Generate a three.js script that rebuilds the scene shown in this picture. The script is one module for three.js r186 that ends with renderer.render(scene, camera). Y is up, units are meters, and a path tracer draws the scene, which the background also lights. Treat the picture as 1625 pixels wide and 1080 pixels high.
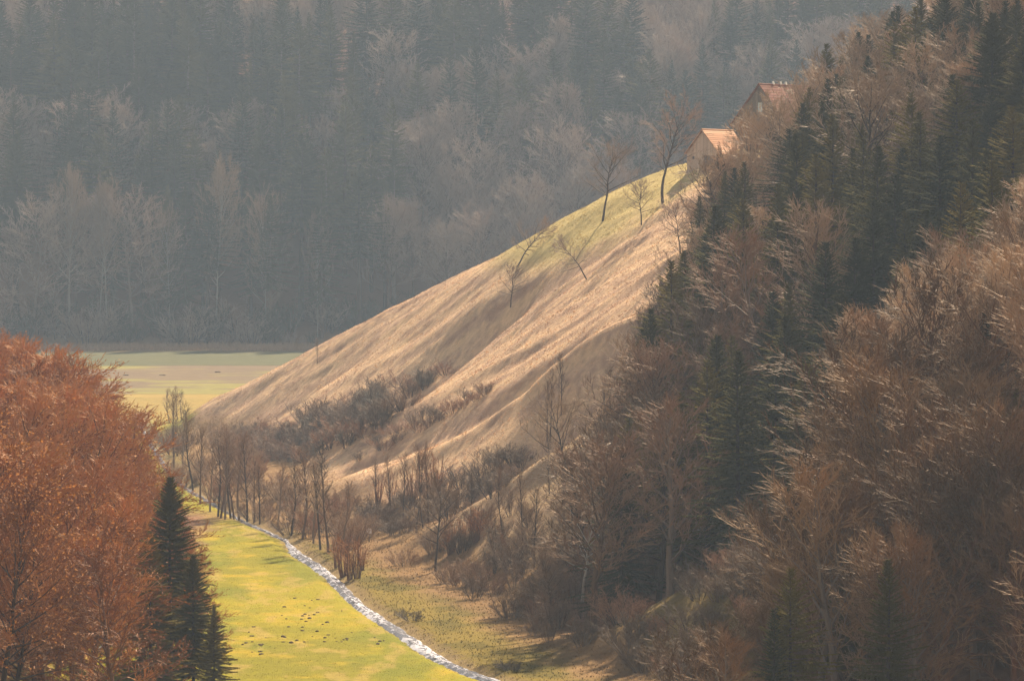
import * as THREE from 'three';
import { mergeGeometries } from 'three/addons/utils/BufferGeometryUtils.js';

// ---------- camera, sky, sun, exposure ----------
const scene = new THREE.Scene();
const camera = new THREE.PerspectiveCamera(9.332, 1625 / 1080, 1, 6000);
camera.position.set(0, 37.4, 0);
camera.rotation.x = -Math.atan(210 / 6617);
const renderer = new THREE.WebGLRenderer({ antialias: true });
renderer.setSize(1024, 680);
renderer.toneMapping = THREE.LinearToneMapping;
renderer.toneMappingExposure = 2.95;
renderer.shadowMap.enabled = true;
const SUN_AZ = 22 * Math.PI / 180, SUN_EL = 37.5 * Math.PI / 180;
const sunDir = new THREE.Vector3(Math.sin(SUN_AZ) * Math.cos(SUN_EL), Math.sin(SUN_EL), -Math.cos(SUN_AZ) * Math.cos(SUN_EL));
const sun = new THREE.DirectionalLight(new THREE.Color(1, 0.82, 0.61), 5);
sun.position.copy(sunDir).multiplyScalar(900).add(new THREE.Vector3(0, 0, -700));
sun.target.position.set(0, 0, -700);
sun.castShadow = true; sun.shadow.radius = 1.6;
sun.shadow.mapSize.set(4096, 4096);
Object.assign(sun.shadow.camera, { left: -300, right: 300, top: 560, bottom: -560, near: 10, far: 2200 });
scene.add(sun, sun.target);
{ // hazy spring sky: pale at the horizon, a soft brightening round the sun
  const w = 128, h = 64, d = new Float32Array(w * h * 4);
  for (let j = 0; j < h; j++) for (let i = 0; i < w; i++) {
    const el = ((j + 0.5) / h - 0.5) * Math.PI, az = ((i + 0.5) / w - 0.5) * 2 * Math.PI;
    const v = new THREE.Vector3(Math.cos(el) * Math.cos(az), Math.sin(el), Math.cos(el) * Math.sin(az));
    const t = Math.pow(Math.max(0, Math.sin(el)), 0.55), c = Math.max(0, v.dot(sunDir));
    const glow = 0.25 * Math.pow(c, 6) + 0.5 * Math.pow(c, 40), k = (j * w + i) * 4;
    d[k] = 0.62 + (0.35 - 0.62) * t + glow; d[k + 1] = 0.60 + (0.37 - 0.60) * t + glow * 0.93; d[k + 2] = 0.58 + (0.42 - 0.58) * t + glow * 0.78; d[k + 3] = 1;
  }
  const t = new THREE.DataTexture(d, w, h, THREE.RGBAFormat, THREE.FloatType);
  t.mapping = THREE.EquirectangularReflectionMapping; t.magFilter = t.minFilter = THREE.LinearFilter; t.needsUpdate = true;
  scene.background = t; scene.environment = t;
  scene.backgroundIntensity = 0.34; scene.environmentIntensity = 0.34;
}
scene.fog = new THREE.FogExp2(new THREE.Color(0.60, 0.78, 1.0), 0.000182);

// ---------- helpers ----------
let seed = 7;
const rnd = () => { seed = (seed + 0x6D2B79F5) | 0; let t = Math.imul(seed ^ (seed >>> 15), 1 | seed); t = (t + Math.imul(t ^ (t >>> 7), 61 | t)) ^ t; return ((t ^ (t >>> 14)) >>> 0) / 4294967296; };
const rr = (a, b) => a + (b - a) * rnd();
const clamp = (v, a = 0, b = 1) => Math.min(b, Math.max(a, v));
const sstep = (a, b, v) => { const t = clamp((v - a) / (b - a)); return t * t * (3 - 2 * t); };
const mix = (a, b, t) => a + (b - a) * t;
const mix3 = (a, b, t) => [mix(a[0], b[0], t), mix(a[1], b[1], t), mix(a[2], b[2], t)];
const hash = (i, j) => { let h = Math.imul(i, 374761393) ^ Math.imul(j, 668265263); h = Math.imul(h ^ (h >>> 13), 1274126177); return ((h ^ (h >>> 16)) >>> 0) / 4294967296; };
function vnoise(x, y) {
  const i = Math.floor(x), j = Math.floor(y), fx = x - i, fy = y - j, u = fx * fx * (3 - 2 * fx), v = fy * fy * (3 - 2 * fy);
  return mix(mix(hash(i, j), hash(i + 1, j), u), mix(hash(i, j + 1), hash(i + 1, j + 1), u), v);
}
const fbm = (x, y, n = 4) => { let s = 0, a = 0.5, t = 0; for (let k = 0; k < n; k++) { s += a * vnoise(x, y); t += a; a *= 0.5; x = x * 2.03 + 17.1; y = y * 2.03 + 5.7; } return s / t; };
const names = {};
const numbered = (n) => { const k = names[n] = (names[n] ?? -1) + 1; return k ? `${n}_${String(k).padStart(3, '0')}` : n; };
function tag(o, label, category, group, kind) {
  if (label) o.userData.label = label; if (category) o.userData.category = category;
  if (group) o.userData.group = group; if (kind) o.userData.kind = kind; return o;
}
function mesh(name, geo, mat, parent) { const m = new THREE.Mesh(geo, mat); m.name = name; m.castShadow = m.receiveShadow = true; parent.add(m); return m; }
const CTRL = [[32.5,45.8,-602],[25.5,43.4,-602],[21.7,42.4,-605],[17.4,41.1,-614],[12.9,38.7,-622],[8.3,36.0,-630],[3.6,33.5,-637],[-0.0,31.3,-644],[-11.2,25.0,-658],[-21.5,19.7,-671],[-32.2,13.7,-681],[-39.8,9.8,-688],[-46.6,6.3,-697],[-52.6,3.2,-707],[30.5,42.5,-622],[28.8,18.9,-667],[27.3,-3.7,-735],[23.4,40.1,-622],[21.6,17.8,-667],[19.6,39.1,-625],[17.6,17.3,-671],[15.2,37.8,-634],[13.1,16.7,-679],[11.1,-3.7,-748],[10.7,35.3,-643],[8.5,15.6,-688],[6.1,32.5,-651],[3.8,14.3,-697],[1.3,30.1,-658],[-1.1,13.2,-705],[-3.7,-3.8,-775],[-2.4,27.8,-665],[-4.9,12.1,-712],[-13.7,21.4,-679],[-16.5,9.2,-727],[-24.2,16.0,-692],[-27.2,6.7,-740],[-30.7,-3.8,-813],[-34.9,10.0,-703],[-38.2,3.9,-752],[-42.7,6.0,-710],[-46.1,2.1,-759],[-49.6,2.5,-720],[-53.3,0.4,-769],[-57.7,-3.9,-844],[-55.6,1.3,-729],[-59.4,-1.0,-779],[23.0,37.4,-569],[16.5,35.5,-582],[7.8,30.9,-594],[-1.1,25.3,-605],[-10.5,19.6,-619],[-20.4,13.9,-636],[-31.0,8.1,-656],[-42.0,4.0,-674],[-49.2,1.8,-688],[-10.8,12.5,-585],[-19.0,6.4,-592],[-26.5,1.9,-599],[-34.1,-0.6,-605],[-4.7,17.2,-592],[7.5,25.4,-569],[21.8,31.5,-519],[14.9,27.1,-525],[7.0,21.7,-531],[-1.0,17.1,-538],[-9.2,11.9,-544],[-17.7,7.5,-550],[-24.6,3.9,-557],[-29.1,0.8,-563],[0.3,15.1,-513],[-6.8,10.9,-519],[-12.7,7.9,-525],[-19.2,4.9,-531],[6.7,19.7,-510],[9.8,21.3,-485],[4.8,17.4,-489],[1.2,13.7,-492],[-2.7,11.0,-495],[-6.2,8.6,-498],[-13.1,5.3,-504],[-19.5,2.6,-510],[-25.9,0.7,-516],[1.2,8.2,-469],[-3.7,5.6,-470],[-9.5,2.9,-473],[-15.3,0.0,-477],[3.2,9.5,-439],[-1.5,6.1,-446],[-7.5,2.3,-452],[-11.6,-0.0,-446],[-7.3,0.2,-428],[-3.3,-0.1,-410],[2.8,0.7,-386],[5.5,4.2,-414],[21.4,28.5,-492],[29.3,32.1,-500],[37.9,37.4,-515],[51.1,45.4,-530],[66.0,53.7,-538],[13.1,17.1,-463],[11.9,10.7,-421],[11.0,4.0,-387],[22.9,22.5,-449],[20.8,11.5,-407],[19.1,5.2,-374],[32.0,26.2,-435],[24.7,7.4,-374],[34.4,19.3,-387],[48.5,31.2,-407],[23.4,6.6,-324],[32.2,16.4,-324],[39.7,22.2,-324],[12.8,4.4,-342],[21.6,4.1,-293],[34.6,5.5,-282],[36.8,13.9,-299],[31.6,40.8,-569],[44.3,47.4,-602],[-49.6,-2.7,-744],[-63.6,-2.7,-716],[-44.7,-2.6,-636],[-41.0,-2.5,-569],[-35.3,-2.4,-507],[-25.8,-2.4,-463],[-14.8,-2.3,-428],[-6.2,-2.3,-394],[0.0,-2.2,-368],[5.0,-2.2,-336],[7.9,-2.2,-305],[-25.9,-2.3,-394],[-18.1,-2.2,-342],[-26.7,-2.4,-449],[0.0,-2.2,-293],[-9.8,-2.2,-293],[-42.2,-2.4,-522],[-68.3,-2.5,-569],[-113.9,-2.5,-569],[-74.4,-2.7,-744],[-126.3,-2.8,-783],[-80.1,-2.9,-908],[0.0,-2.9,-908],[80.9,-3.0,-930],[0.0,-2.8,-823],[9.5,-2.1,-236],[0.0,-1.9,-133],[0.0,-1.8,-50],[0.0,-1.8,30],[-179.6,-2.6,-671],[-200.3,-2.9,-908],[148.3,-3.0,-930],[-34.0,1.5,-330],[-34.2,1.6,-394],[-40.0,5.0,-330],[-52.3,11.1,-342],[-46.0,6.3,-407],[-58.5,8.5,-442],[-71.0,20.3,-355],[-111.5,36.5,-355],[-152.1,48.7,-355],[-80.1,15.0,-449],[-118.4,21.5,-463],[-52.1,2.2,-477],[-65.9,3.3,-500],[-40.8,6.8,-282],[-56.7,15.1,-236],[-94.5,32.1,-236],[-43.4,12.2,-104],[-86.8,34.7,-104],[59.7,36.8,-324],[99.9,60.0,-330],[149.9,80.0,-330],[68.9,55.6,-522],[112.0,80.7,-538],[169.4,103.9,-553],[74.2,47.9,-671],[122.9,71.3,-725],[53.9,35.9,-671],[184.4,98.3,-725],[77.2,15.4,-823],[141.5,28.3,-823],[194.7,38.9,-844],[42.8,8.6,-247],[75.1,26.3,-225],[122.0,52.6,-225],[39.1,6.9,-104],[85.8,36.0,-86],[60.0,16.0,0],[-60.0,14.4,0],[21.1,-1.0,-259]];
const RIDGES = [[[24.8,-516],[21.8,-519],[14.9,-525],[7.0,-531],[-1.0,-538],[-9.2,-544],[-17.7,-550],[-24.6,-557]],[[13.7,-482],[9.8,-485],[4.8,-489],[1.2,-492],[-2.7,-495],[-6.2,-498],[-13.1,-504],[-19.5,-510]],[[5.8,-436],[3.2,-439],[-1.5,-446],[-7.5,-452],[-10.3,-449]],[[14.7,-582],[7.8,-589],[-1.1,-602],[-8.6,-615],[-20.3,-632],[-30.8,-653]]], GULLIES = [[[-2.9,-589],[-10.8,-585],[-19.0,-592],[-26.5,-599],[-34.1,-605]],[[5.2,-512],[0.3,-513],[-6.8,-519],[-12.7,-525],[-19.2,-531]],[[4.0,-466],[1.2,-469],[-3.7,-470],[-9.5,-473],[-15.3,-477]]];

// ---------- terrain: a thin-plate surface through measured spot heights ----------
const N = CTRL.length, U = (r2) => r2 > 1e-9 ? r2 * Math.log(r2) : 0;
const TPS = (() => {
  const n = N + 3, A = Array.from({ length: n }, () => new Float64Array(n + 1)), q = CTRL.map(([x, y, z]) => [x / 100, z / 100, y]);
  for (let i = 0; i < N; i++) {
    for (let j = 0; j < N; j++) A[i][j] = U((q[i][0] - q[j][0]) ** 2 + (q[i][1] - q[j][1]) ** 2);
    A[i][i] += 4e-4; A[i][N] = A[N][i] = 1; A[i][N + 1] = A[N + 1][i] = q[i][0]; A[i][N + 2] = A[N + 2][i] = q[i][1]; A[i][n] = q[i][2];
  }
  for (let c = 0; c < n; c++) {
    let p = c; for (let r = c + 1; r < n; r++) if (Math.abs(A[r][c]) > Math.abs(A[p][c])) p = r;
    [A[c], A[p]] = [A[p], A[c]];
    for (let r = 0; r < n; r++) if (r !== c && A[r][c]) { const f = A[r][c] / A[c][c]; for (let k = c; k <= n; k++) A[r][k] -= f * A[c][k]; }
  }
  return { w: A.map((r, i) => r[n] / r[i]), q };
})();
function plate(x, z) {
  x = clamp(x, -200, 200) / 100; z = clamp(z, -930, 30) / 100;
  let s = TPS.w[N] + TPS.w[N + 1] * x + TPS.w[N + 2] * z;
  for (let i = 0; i < N; i++) { const a = x - TPS.q[i][0], b = z - TPS.q[i][1]; s += TPS.w[i] * U(a * a + b * b); }
  return s;
}
const STREAM = [[-68.5,-761.3],[-67.9,-755.5],[-65.3,-728.9],[-54.1,-635.6],[-45.5,-569.3],[-37.9,-528.4],[-31.2,-495.1],[-26.0,-473.1],[-23.3,-451.6],[-20.7,-437.5],[-18.0,-419.6],[-15.2,-399.3],[-12.2,-380.7],[-9.6,-366.4],[-6.5,-348.5],[-3.7,-336.8],[-1.0,-328.6],[4.0,-310.2],[8.8,-288.8]];
function lineDist(L, x, z) {
  let best = 1e9;
  for (let i = 0; i + 1 < L.length; i++) {
    const [ax, az] = L[i], [bx, bz] = L[i + 1], dx = bx - ax, dz = bz - az, t = clamp(((x - ax) * dx + (z - az) * dz) / (dx * dx + dz * dz));
    const e = (x - ax - dx * t) ** 2 + (z - az - dz * t) ** 2; if (e < best) best = e;
  }
  return Math.sqrt(best);
}
const streamDist = (x, z) => lineDist(STREAM, x, z);
function height(x, z) {
  const t = plate(x, z);
  let y = 0.5 * (t + Math.sqrt(t * t + 1.2));
  if (z < -415 && z > -680 && x > -46 && x < 40) { // sharp ribs and gullies of the spur
    RIDGES.forEach((L, i) => { const d = lineDist(L, x, z); if (d < 9) y += [1.25, 1.1, 1.2, 0.6][i] * Math.exp(-d * d / 8) * sstep(0, 2, y); });
    GULLIES.forEach((L, i) => { const d = lineDist(L, x, z); if (d < 14) y -= [2.4, 1.5, 1.8][i] * Math.exp(-d * d / 20) * sstep(0.4, 4, y); });
  }
  const hill = sstep(1, 5, y) * (z > -800 ? 1 : 0);
  if (hill > 0) { // rills and cattle steps that run down the spur
    const a = x * 0.86 + z * 0.22, b = -x * 0.30 + z * 0.42;
    y += hill * (2.1 * (fbm(a * 0.035 + 3, b * 0.15, 3) - 0.5) + 0.62 * (fbm(a * 0.14, b * 0.55 + 9, 3) - 0.5) + 0.24 * (fbm(x * 0.9, z * 0.9, 2) - 0.5));
  }
  y += 0.35 * (fbm(x * 0.06, z * 0.035 + 40, 3) - 0.5) * (1 - hill);
  const s = -1110 - z + 10 * (fbm(x * 0.025, 3.3, 2) - 0.5);
  if (s > -14) { const f = s > 0 ? 160 * (1 - Math.exp(-s * 0.62 / 160)) + 5 * (fbm(x * 0.03, z * 0.03, 3) - 0.5) * sstep(0, 30, s) : 0; y = Math.max(y, 0) * (1 - sstep(0, 20, s)) + f + 0.9 * sstep(-14, -3, s) * (1 - sstep(0, 20, s)); }
  if (z > -800 && z < -285) { const d = streamDist(x, z); if (d < 3) y -= 0.42 * (1 - sstep(0.5, 1.5 + 0.9 * vnoise(x * 0.8, z * 0.8), d)); }
  return y;
}
// cached grid for the fine ground and for planting
const GX0 = -99, GX1 = 99, GZ0 = -820, GZ1 = -250, GS = 0.6, GNX = Math.round((GX1 - GX0) / GS) + 1, GNZ = Math.round((GZ1 - GZ0) / GS) + 1;
const GH = new Float32Array(GNX * GNZ);
for (let j = 0; j < GNZ; j++) for (let i = 0; i < GNX; i++) GH[j * GNX + i] = height(GX0 + i * GS, GZ0 + j * GS);
function H(x, z) {
  const u = (x - GX0) / GS, v = (z - GZ0) / GS;
  if (u < 0 || v < 0 || u >= GNX - 1 || v >= GNZ - 1) return height(x, z);
  const i = Math.floor(u), j = Math.floor(v), a = u - i, b = v - j, k = j * GNX + i;
  return mix(mix(GH[k], GH[k + 1], a), mix(GH[k + GNX], GH[k + GNX + 1], a), b);
}

// ---------- ground surfaces ----------
function dataTex(w, h, fn, srgb = true) {
  const d = new Uint8Array(w * h * 4), enc = (v) => { v = clamp(v); return 255 * (srgb ? (v <= 0.0031308 ? v * 12.92 : 1.055 * Math.pow(v, 1 / 2.4) - 0.055) : v); };
  for (let j = 0; j < h; j++) for (let i = 0; i < w; i++) { const c = fn(i, j), k = (j * w + i) * 4; d[k] = enc(c[0]); d[k + 1] = enc(c[1]); d[k + 2] = enc(c[2]); d[k + 3] = 255; }
  const t = new THREE.DataTexture(d, w, h, THREE.RGBAFormat); t.colorSpace = srgb ? THREE.SRGBColorSpace : THREE.NoColorSpace;
  t.magFilter = THREE.LinearFilter; t.minFilter = THREE.LinearMipmapLinearFilter; t.generateMipmaps = true; t.needsUpdate = true; return t;
}
const lineX = (L, z) => { // x of a boundary line given as [x, z] points with z falling
  for (let i = 0; i + 1 < L.length; i++) if (z <= L[i][1] && z >= L[i + 1][1]) return mix(L[i][0], L[i + 1][0], (L[i][1] - z) / (L[i][1] - L[i + 1][1]));
  return z > L[0][1] ? L[0][0] : L[L.length - 1][0];
};
const FOREST_EDGE = [[24.6,-236.3],[21.3,-279.4],[14.9,-315.1],[9.1,-344.8],[3.1,-374.2],[3.1,-400.6],[6.3,-427.8],[11.8,-463.0],[18.7,-499.6],[24.6,-537.7],[28.6,-577.3],[46.3,-601.9]];
const BRUSH_EDGE = [[11.7,-293.5],[4.0,-336.0],[-2.0,-370.3],[-10.5,-410.0],[-18.1,-446.0],[-26.0,-477.5],[-34.2,-510.1],[-45.7,-577.3],[-55.1,-670.5]];
function groundColor(x, z, y) {
  const n1 = fbm(x * 0.35, z * 0.22, 4), n2 = fbm(x * 0.06 + 8, z * 0.035, 3), n3 = fbm(x * 1.7, z * 1.3 + 60, 3), n4 = hash(Math.round(x * 9), Math.round(z * 9));
  const a = x * 0.86 + z * 0.22, b = -x * 0.30 + z * 0.42, st = fbm(a * 0.10 + 5, b * 0.75, 4); // streaks that follow the slope
  // valley meadow
  let c = mix3([0.19, 0.17, 0.008], [0.27, 0.225, 0.009], sstep(0.38, 0.62, n2 * 0.6 + n1 * 0.4));
  c = mix3(c, [0.42, 0.28, 0.02], 0.45 * sstep(0.58, 0.75, n1));
  c = mix3(c, [0.18, 0.185, 0.012], 0.5 * sstep(0.56, 0.72, n3 * 0.5 + n2 * 0.5));
  c = mix3(c, [0.13, 0.15, 0.012], 0.55 * sstep(0.52, 0.66, fbm(x * 0.11 + 31, z * 0.05 + 3, 4)));
  c = mix3(c, [0.36, 0.25, 0.07], 0.5 * sstep(0.60, 0.72, fbm(x * 0.5 + 3, z * 0.16 + 11, 4)));
  // yellow winter field beyond the brook
  c = mix3(c, mix3([0.30, 0.20, 0.055], [0.24, 0.185, 0.045], n1), sstep(-698, -741, z + 8 * (n1 - 0.5)));
  // bank right of the brook, its dry grass darkened to carry tree shade
  const side = x - lineX(STREAM.slice().reverse(), z);
  if (z > -698) {
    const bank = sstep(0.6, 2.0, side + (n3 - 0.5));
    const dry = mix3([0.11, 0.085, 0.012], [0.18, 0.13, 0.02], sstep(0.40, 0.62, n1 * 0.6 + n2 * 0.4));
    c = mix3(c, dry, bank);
    const brush = sstep(-2, 3, x - lineX(BRUSH_EDGE, z) + 5 * (n1 - 0.5));
    c = mix3(c, mix3([0.16, 0.09, 0.035], [0.24, 0.145, 0.06], n1), brush * bank);
  }
  // dry grass spur
  const hill = sstep(1.2, 4.5, y + 2 * (n1 - 0.5)) * (x > -75 ? 1 : 0);
  if (hill > 0 && x > -73) {
    let g = mix3([0.48, 0.31, 0.20], [0.66, 0.45, 0.255], sstep(0.34, 0.68, st * 0.5 + n1 * 0.2 + n3 * 0.3));
    g = mix3(g, [0.35, 0.215, 0.14], 0.6 * sstep(0.56, 0.70, fbm(a * 0.22, b * 0.9 + 30, 4)));
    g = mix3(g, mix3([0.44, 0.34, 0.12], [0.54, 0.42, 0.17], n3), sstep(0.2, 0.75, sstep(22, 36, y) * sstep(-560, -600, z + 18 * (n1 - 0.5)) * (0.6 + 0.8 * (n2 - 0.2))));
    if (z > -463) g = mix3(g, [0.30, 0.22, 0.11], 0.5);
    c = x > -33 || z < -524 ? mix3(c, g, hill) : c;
  }
  // leaf litter under the woods
  const litter = mix3([0.17, 0.085, 0.045], [0.26, 0.14, 0.075], n3);
  const wood = sstep(-2.5, 2.5, x - lineX(FOREST_EDGE, z) + 5 * (n1 - 0.5));
  const lime = sstep(0.1, 1, wood); c = mix3(c, litter, z > -602 ? lime : 0);
  if (z > -353) c = mix3(c, mix3([0.13, 0.09, 0.025], [0.19, 0.13, 0.04], n1), (1 - sstep(17, 25, x + 5 * (n1 - 0.5))) * wood);
  if (z > -524) c = mix3(c, litter, sstep(-32.5, -38, x + 4 * (n1 - 0.5)) * sstep(-520, -500, z));
  // bare soil of the brook's banks
  const sd = streamDist(x, z);
  if (sd < 3.2) c = mix3(c, mix3([0.15, 0.095, 0.05], [0.26, 0.18, 0.09], n3), (1 - sstep(0.5, 1.9, sd + 1.4 * (n3 - 0.5) + (side > 0 ? -0.5 : 0.6))) * 0.85);
  const f = 0.80 + 0.30 * n3 + 0.14 * (n4 - 0.5);
  return [c[0] * f, c[1] * f, c[2] * f];
}
function fieldColor(x, z) {
  const n1 = fbm(x * 0.12, z * 0.12, 4), n2 = fbm(x * 0.03 + 4, z * 0.025, 3), n3 = fbm(x * 0.9, z * 0.5, 3);
  let c = mix3([0.30, 0.20, 0.055], [0.24, 0.185, 0.045], n1);
  const sw = 1.0 * (n3 - 0.5);
  if (z < -833 + sw) { c = mix3(mix3([0.13, 0.092, 0.058], [0.165, 0.118, 0.066], n1), [0.20, 0.175, 0.05], sstep(0.50, 0.60, fbm(x * 0.03 + 2, z * 0.05, 4))); }  // mown strip, its tone lowered to hold part of the forest shade
  if (z < -980 + sw) c = mix3([0.075, 0.078, 0.035], [0.10, 0.095, 0.042], n1);  // dark green crop strip, colour also standing in for forest shade
  const edge = sstep(-1062, -1090, z + 22 * (n1 - 0.5)); c = mix3(c, [0.36, 0.24, 0.13], edge * 0.8);
  c = mix3(c, [0.21, 0.11, 0.06], sstep(-1106, -1120, z + 6 * (n1 - 0.5)));
  const f = 0.82 + 0.36 * n3; return [c[0] * f, c[1] * f, c[2] * f];
}
const grain = dataTex(256, 256, (i, j) => { // grass blades and crumbs, tiled every 6 m
  const v = 0.55 * hash(i, j) + 0.25 * hash(i >> 1, (j >> 1) + 900) + 0.2 * hash(i >> 2, (j >> 2) + 300); return [v, v, v];
}, false);
grain.wrapS = grain.wrapT = THREE.RepeatWrapping;
function sheet(name, x0, x1, z0, z1, sx, sz, hf, mat) {
  const nx = Math.round((x1 - x0) / sx) + 1, nz = Math.round((z1 - z0) / sz) + 1, pos = new Float32Array(nx * nz * 3), uv = new Float32Array(nx * nz * 2), idx = new Uint32Array((nx - 1) * (nz - 1) * 6);
  for (let j = 0, k = 0; j < nz; j++) for (let i = 0; i < nx; i++, k++) {
    const x = x0 + i * sx, z = z0 + j * sz;
    pos[k * 3] = x; pos[k * 3 + 1] = hf(x, z); pos[k * 3 + 2] = z; uv[k * 2] = (x - x0) / (x1 - x0); uv[k * 2 + 1] = (z - z0) / (z1 - z0);
  }
  for (let j = 0, q = 0; j < nz - 1; j++) for (let i = 0; i < nx - 1; i++) { const k = j * nx + i; idx[q++] = k; idx[q++] = k + nx; idx[q++] = k + 1; idx[q++] = k + 1; idx[q++] = k + nx; idx[q++] = k + nx + 1; }
  const g = new THREE.BufferGeometry(); g.setAttribute('position', new THREE.BufferAttribute(pos, 3)); g.setAttribute('uv', new THREE.BufferAttribute(uv, 2)); g.setIndex(new THREE.BufferAttribute(idx, 1)); g.computeVertexNormals();
  return tag(mesh(name, g, mat, scene), null, null, null, 'structure');
}
function groundMat(w, h, fn, rx, rz, bump) {
  const t = grain.clone(); t.repeat.set(rx, rz); t.needsUpdate = true;
  return new THREE.MeshPhysicalMaterial({ map: dataTex(w, h, fn), bumpMap: t, bumpScale: bump, roughness: 1, specularIntensity: 0.12 });
}
const TW = 1024, TH = 2048;
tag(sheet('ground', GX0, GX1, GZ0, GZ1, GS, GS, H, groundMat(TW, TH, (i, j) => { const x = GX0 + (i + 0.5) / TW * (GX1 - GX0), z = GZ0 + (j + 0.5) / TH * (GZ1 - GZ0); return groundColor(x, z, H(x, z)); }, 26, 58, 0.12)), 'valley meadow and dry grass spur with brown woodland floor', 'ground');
const step = (z) => 0.2 * (sstep(-832, -833.4, z) + sstep(-979, -980.8, z));
tag(sheet('field', -264, 264, -1124, -820, 6, 0.8, (x, z) => height(x, z) + step(z), groundMat(512, 1024, (i, j) => fieldColor(-264 + (i + 0.5) / 512 * 528, -1124 + (j + 0.5) / 1024 * 304), 60, 22, 0.1)), 'flat fields in strips before the far forest', 'field');
const litterMat = groundMat(256, 256, (i, j) => { const v = fbm(i * 0.11, j * 0.11, 4); return mix3([0.17, 0.085, 0.045], [0.26, 0.14, 0.075], v); }, 60, 40, 0.15);
tag(sheet('far_hillside', -264, 264, -1424, -1124, 6, 6, (x, z) => height(x, z) + step(z), litterMat), 'wooded hillside across the valley', 'hillside');
{ // the land beyond the view, out to the horizon
  const m = new THREE.MeshStandardMaterial({ color: new THREE.Color(0.13, 0.09, 0.055), roughness: 1 }), parts = [];
  const strip = (x0, x1, z0, z1, sx, sz) => { const nx = Math.ceil((x1 - x0) / sx), nz = Math.ceil((z1 - z0) / sz), g = new THREE.PlaneGeometry(x1 - x0, z1 - z0, nx, nz).rotateX(-Math.PI / 2).translate((x0 + x1) / 2, 0, (z0 + z1) / 2), p = g.attributes.position; for (let i = 0; i < p.count; i++) p.setY(i, height(p.getX(i), p.getZ(i)) - 0.05); g.deleteAttribute('uv'); g.computeVertexNormals(); parts.push(g); };
  strip(-99, 99, -250, 200, 9, 9); strip(-1500, -99, -820, 200, 20, 12); strip(99, 1500, -820, 200, 20, 12);
  strip(-1500, -264, -1424, -820, 40, 12); strip(264, 1500, -1424, -820, 40, 12); strip(-1500, 1500, -2600, -1424, 60, 60); strip(-1500, 1500, 200, 1200, 100, 100);
  const s = mesh('terrain', mergeGeometries(parts), m, scene); tag(s, 'brown hills that carry on beyond the view', 'terrain', null, 'structure');
}
{ // brook; its white glints are painted into the colour map
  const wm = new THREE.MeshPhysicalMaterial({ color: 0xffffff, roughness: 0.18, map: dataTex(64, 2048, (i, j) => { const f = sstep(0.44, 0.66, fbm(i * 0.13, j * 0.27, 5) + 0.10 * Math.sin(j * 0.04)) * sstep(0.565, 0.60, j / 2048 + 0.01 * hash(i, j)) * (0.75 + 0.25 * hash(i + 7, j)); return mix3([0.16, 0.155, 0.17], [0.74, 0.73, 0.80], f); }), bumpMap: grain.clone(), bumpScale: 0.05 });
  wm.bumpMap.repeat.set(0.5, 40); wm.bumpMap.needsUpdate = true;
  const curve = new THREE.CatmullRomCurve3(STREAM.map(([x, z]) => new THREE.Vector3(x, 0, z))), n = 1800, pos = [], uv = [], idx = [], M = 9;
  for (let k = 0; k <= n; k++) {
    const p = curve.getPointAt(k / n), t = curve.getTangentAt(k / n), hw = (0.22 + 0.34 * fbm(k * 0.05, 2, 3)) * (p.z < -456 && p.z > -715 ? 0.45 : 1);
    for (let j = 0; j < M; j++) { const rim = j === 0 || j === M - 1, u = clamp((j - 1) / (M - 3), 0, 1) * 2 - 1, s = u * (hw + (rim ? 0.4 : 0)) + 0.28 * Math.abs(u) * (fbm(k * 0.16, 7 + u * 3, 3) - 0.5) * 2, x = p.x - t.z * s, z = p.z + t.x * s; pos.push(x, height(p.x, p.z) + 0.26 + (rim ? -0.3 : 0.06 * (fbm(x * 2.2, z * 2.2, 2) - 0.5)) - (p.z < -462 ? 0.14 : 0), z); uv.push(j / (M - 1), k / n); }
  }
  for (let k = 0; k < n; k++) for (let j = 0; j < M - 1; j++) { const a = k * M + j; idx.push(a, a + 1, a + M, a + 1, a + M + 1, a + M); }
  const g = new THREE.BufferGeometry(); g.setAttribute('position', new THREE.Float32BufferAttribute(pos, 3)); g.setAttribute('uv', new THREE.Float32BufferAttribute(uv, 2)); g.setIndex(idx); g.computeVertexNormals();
  tag(mesh('stream', g, wm, scene), 'narrow brook with painted white glints beside the green meadow', 'stream', null, 'structure');
}

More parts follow.
